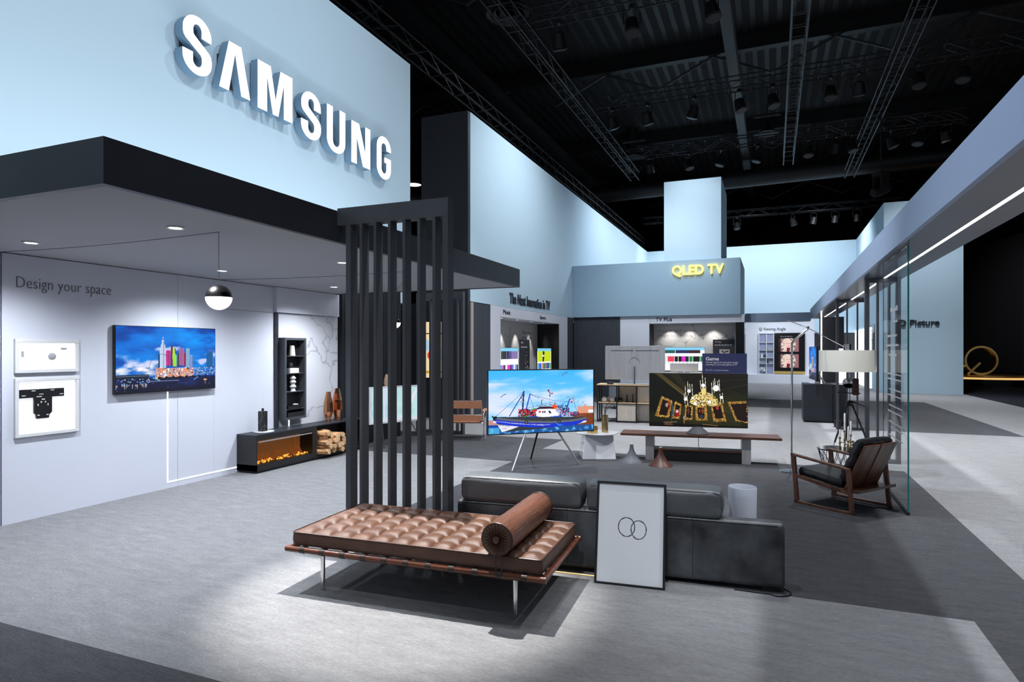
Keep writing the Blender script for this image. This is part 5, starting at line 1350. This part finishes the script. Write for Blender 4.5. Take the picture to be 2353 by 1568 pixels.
for k, x in enumerate((-21, -9.5, -1.2, 8.5, 18)):
    m = MB(); m.box(x-.16, x+.16, 2, 61, 10.95, 11.0); m.box(x-.16, x+.16, 2, 61, 11.39, 11.44); m.box(x-.03, x+.03, 2, 61, 11.0, 11.39)
    tag(m.build('roof_beam', HALL2), ['roof beam at the far left of the hall','roof beam behind the left blue walls','roof beam above the middle of the hall','roof beam over the right header beam','roof beam at the far right of the hall'][k], 'roof beam')
for k, y in enumerate((16, 24, 33, 44)):
    m = MB(); m.box(-28, 32, y-.15, y+.15, 12.42, 12.5); m.box(-28, 32, y-.15, y+.15, 12.9, 12.98); m.box(-28, 32, y-.03, y+.03, 12.5, 12.9)
    for x in range(-26, 32, 4): m.tube([(x, y, 12.42), (x+2, y, 11.5), (x+4, y, 12.42)], .05, 5)
    tag(m.build('cross_girder', HALL2), ['nearest roof girder crossing the hall','second roof girder crossing the hall','third roof girder crossing the hall','farthest roof girder crossing the hall'][k], 'roof girder')
m = MB(); x = -28.
while x < 32: m.box(x, x+.16, 4, 60, 12.985, 13.0); x += .42
tag(m.build('corrugated_deck', HALL2), kind='structure'); bpy.data.objects['corrugated_deck'].name = 'trim_8'
tag(box(-4.95, -3.25, 43, 44.2, 0, 13).build('trim_9', mat('column_black', (.016,.016,.017), .7)), kind='structure')

# ================================================================== LIGHT
def spot(name, loc, tgt, power, size, blend=.5, r=.08, col=(1,1,1)):
    l = bpy.data.lights.new(name, 'SPOT'); l.energy = power; l.spot_size = R(size); l.spot_blend = blend; l.shadow_soft_size = r; l.color = col
    o = bpy.data.objects.new(name, l); C.objects.link(o); o.location = loc
    o.rotation_euler = (Vector(tgt)-Vector(loc)).to_track_quat('-Z', 'Y').to_euler(); return o
def area(name, loc, tgt, power, sx, sy, col=(1,1,1), spread=180):
    l = bpy.data.lights.new(name, 'AREA'); l.shape = 'RECTANGLE'; l.size = sx; l.size_y = sy; l.energy = power; l.color = col; l.spread = R(spread)
    o = bpy.data.objects.new(name, l); C.objects.link(o); o.location = loc
    o.rotation_euler = (Vector(tgt)-Vector(loc)).to_track_quat('-Z', 'Y').to_euler(); return o
CW = (.90,.95,1.0)
# key on the daybed
spot('key_daybed', (-2.92, 5.0, 7.2), (-2.35, 3.85, 0), 5600, 23, .65, .02, (1,.98,.95))
# canopy downlights
for k_, (x, y) in enumerate(DL): spot('downlight_beam', (x, y, 2.62), (x, y, 0), 215 if k_ > 1 else (190, 300)[k_], 150 if k_ > 1 else (150, 125)[k_], 1.0, .05, (.86,.92,1.0))
# washes on the blue walls from the trusses
for y in (1, 5, 9): spot('wall_wash', (-2.2, y, 8.9), (-6.9, y+.4, 4.6), 500, 120, 1, .2, CW)
for y, p in ((16.6, 1350), (26.5, 1250), (31, 900), (35.5, 900)): spot('wall_wash', (-2.6, y, 8.9), (-6.9, y, 4.0), p, 125, 1, .2, CW)
for x in (-4.5, -1, 2.2): spot('wall_wash', (x, 34, 8.9), (x, 38, 4.6), 800, 120, 1, .2, CW)
spot('wall_wash', (1.6, 34, 8.9), (4.1, 34, 5), 900, 100, 1, .2, CW)
spot('wall_wash', (5.4, 25.2, 8.9), (5.4, 29, 3.6), 5200, 90, 1, .2, CW)
spot('pillar_wash', (-2.7, 19.7, 9.2), (-2.6, 22.7, 5.9), 750, 70, 1, .1, CW)
# roof edge washes lying on the canopy
area('canopy_top_wash', (-5.4, 6.0, 3.0), (-6.9, 6.0, 5.2), 110, 8.5, .2, CW)
# floor pools
for x, y, p in ((-5.4, .6, 50), (1.4, 3.4, 130), (-.5, 7.5, 500), (-4.6, 7.6, 150), (.6, 12.5, 1300), (-3.8, 12.8, 1300), (-1.5, 17.5, 800), (4.2, 10.5, 1900), (3.6, 5.2, 1300), (3.6, 16.5, 1800), (1.0, 30, 700), (5.5, 24.5, 1300)):
    spot('floor_pool', (x, y, 9.0), (x, y, 0), p*2.2, 78, 1, .12, (.93,.96,1))
spot('cross_header_fill', (0, 19.7, 8.8), (.1, 23.4, 2.85), 2600, 26, 1, .1, CW)  # unseen spot added to brighten the cross header face
spot('slat_fill', (-1.9, -1.2, 8.6), (-3.0, 4.5, 1.3), 900, 26, .9, .1, CW)  # added front spot, behind the camera, lifting the slat faces
spot('picture_fill', (-.7, -1.2, 8.4), (-.85, 4.5, .35), 1500, 13, .8, .08, CW)  # spot added out of view just to brighten the leaning drawing
spot('hall_panel_fill', (20, 48, 11.5), (22, 61, 5), 2500, 70, 1, .2)  # added fill so the grey hall panels show up
spot('table_fill', (-3.4, 7.2, 8.8), (-2.6, 9.8, .3), 1100, 14, .8, .06, CW)  # extra spot added to whiten the side table, no fixture there
spot('block_wash', (-3.0, 17.5, 8.8), (-3.6, 22.6, 3.6), 1300, 60, 1, .1, CW)
spot('lounge_fill', (.7, 4.6, 8.8), (1.0, 10.0, 1.3), 2300, 24, .9, .06)  # added spot that brightens the drum shade from the front
spot('lounge_fill', (-1.6, 4.5, 9.0), (-2.8, 9.4, .8), 1500, 40, .9, .06)  # added fill over the easel television area
spot('lounge_fill', (1.5, 13.0, 9.0), (-3.0, 14.7, .9), 900, 40, 1, .06)  # added fill for the shelf unit and silver television
# header face and white wall
for y in (3, 9, 15): spot('header_wash', (-2.0, y, 8.6), (1.2, y+1, 3.0), 1500, 50, 1, .15, (.85,.9,1))
# niche spots
for y in (16.5, 17.7, 18.9, 20.1): spot('niche_beam', (-7.42, y, 2.6), (-7.62, y, .9), 55, 62, .6, .02, (1,.97,.92))
for x in (-3.45, -2.75, -1.95): spot('niche_beam', (x, 23.3, 2.63), (x, 23.55, .9), 40, 95, .8, .03, (1,.96,.9))
spot('q_wall_beam', (0, 33.5, 3.1), (.3, 36, 1.4), 150, 110, 1, .1, CW)
spot('sculpture_beam', (8.6, 34.5, 8), (9.7, 38.4, 1), 900, 22, .6, .1, (1,.85,.6))
spot('sculpture_beam', (12.5, 36.0, 4), (9.7, 38.4, 1), 300, 30, .6, .1, (1,.8,.5))
spot('firewood_beam', (-5.2, 7.4, 2.6), (-6.6, 8.0, .2), 40, 60, 1, .03)

w = bpy.data.worlds.new('ambient_fill'); bpy.context.scene.world = w; w.use_nodes = True
w.node_tree.nodes['Background'].inputs[0].default_value = (.75,.85,1,1); w.node_tree.nodes['Background'].inputs[1].default_value = .27  # ambient fill added, entering by the open side behind the camera

# ================================================================== CAMERA
cam = bpy.data.cameras.new('camera'); co = bpy.data.objects.new('camera', cam); C.objects.link(co)
co.location = (0, 0, 1.7); co.rotation_euler = (PI/2, 0, math.atan(598.5/1448))
cam.sensor_width = 36; cam.lens = 1448/2353*36; cam.shift_y = 22/2353; cam.clip_end = 200
sc = bpy.context.scene; sc.camera = co
sc.view_settings.view_transform = 'Standard'; sc.view_settings.look = 'None'; sc.view_settings.exposure = 0; sc.view_settings.gamma = 1; sc.view_settings.use_curve_mapping = False
sc.cycles.max_bounces = 8; sc.cycles.diffuse_bounces = 4; sc.cycles.glossy_bounces = 4; sc.cycles.transmission_bounces = 8; sc.cycles.sample_clamp_indirect = 4; sc.cycles.caustics_reflective = False; sc.cycles.caustics_refractive = False
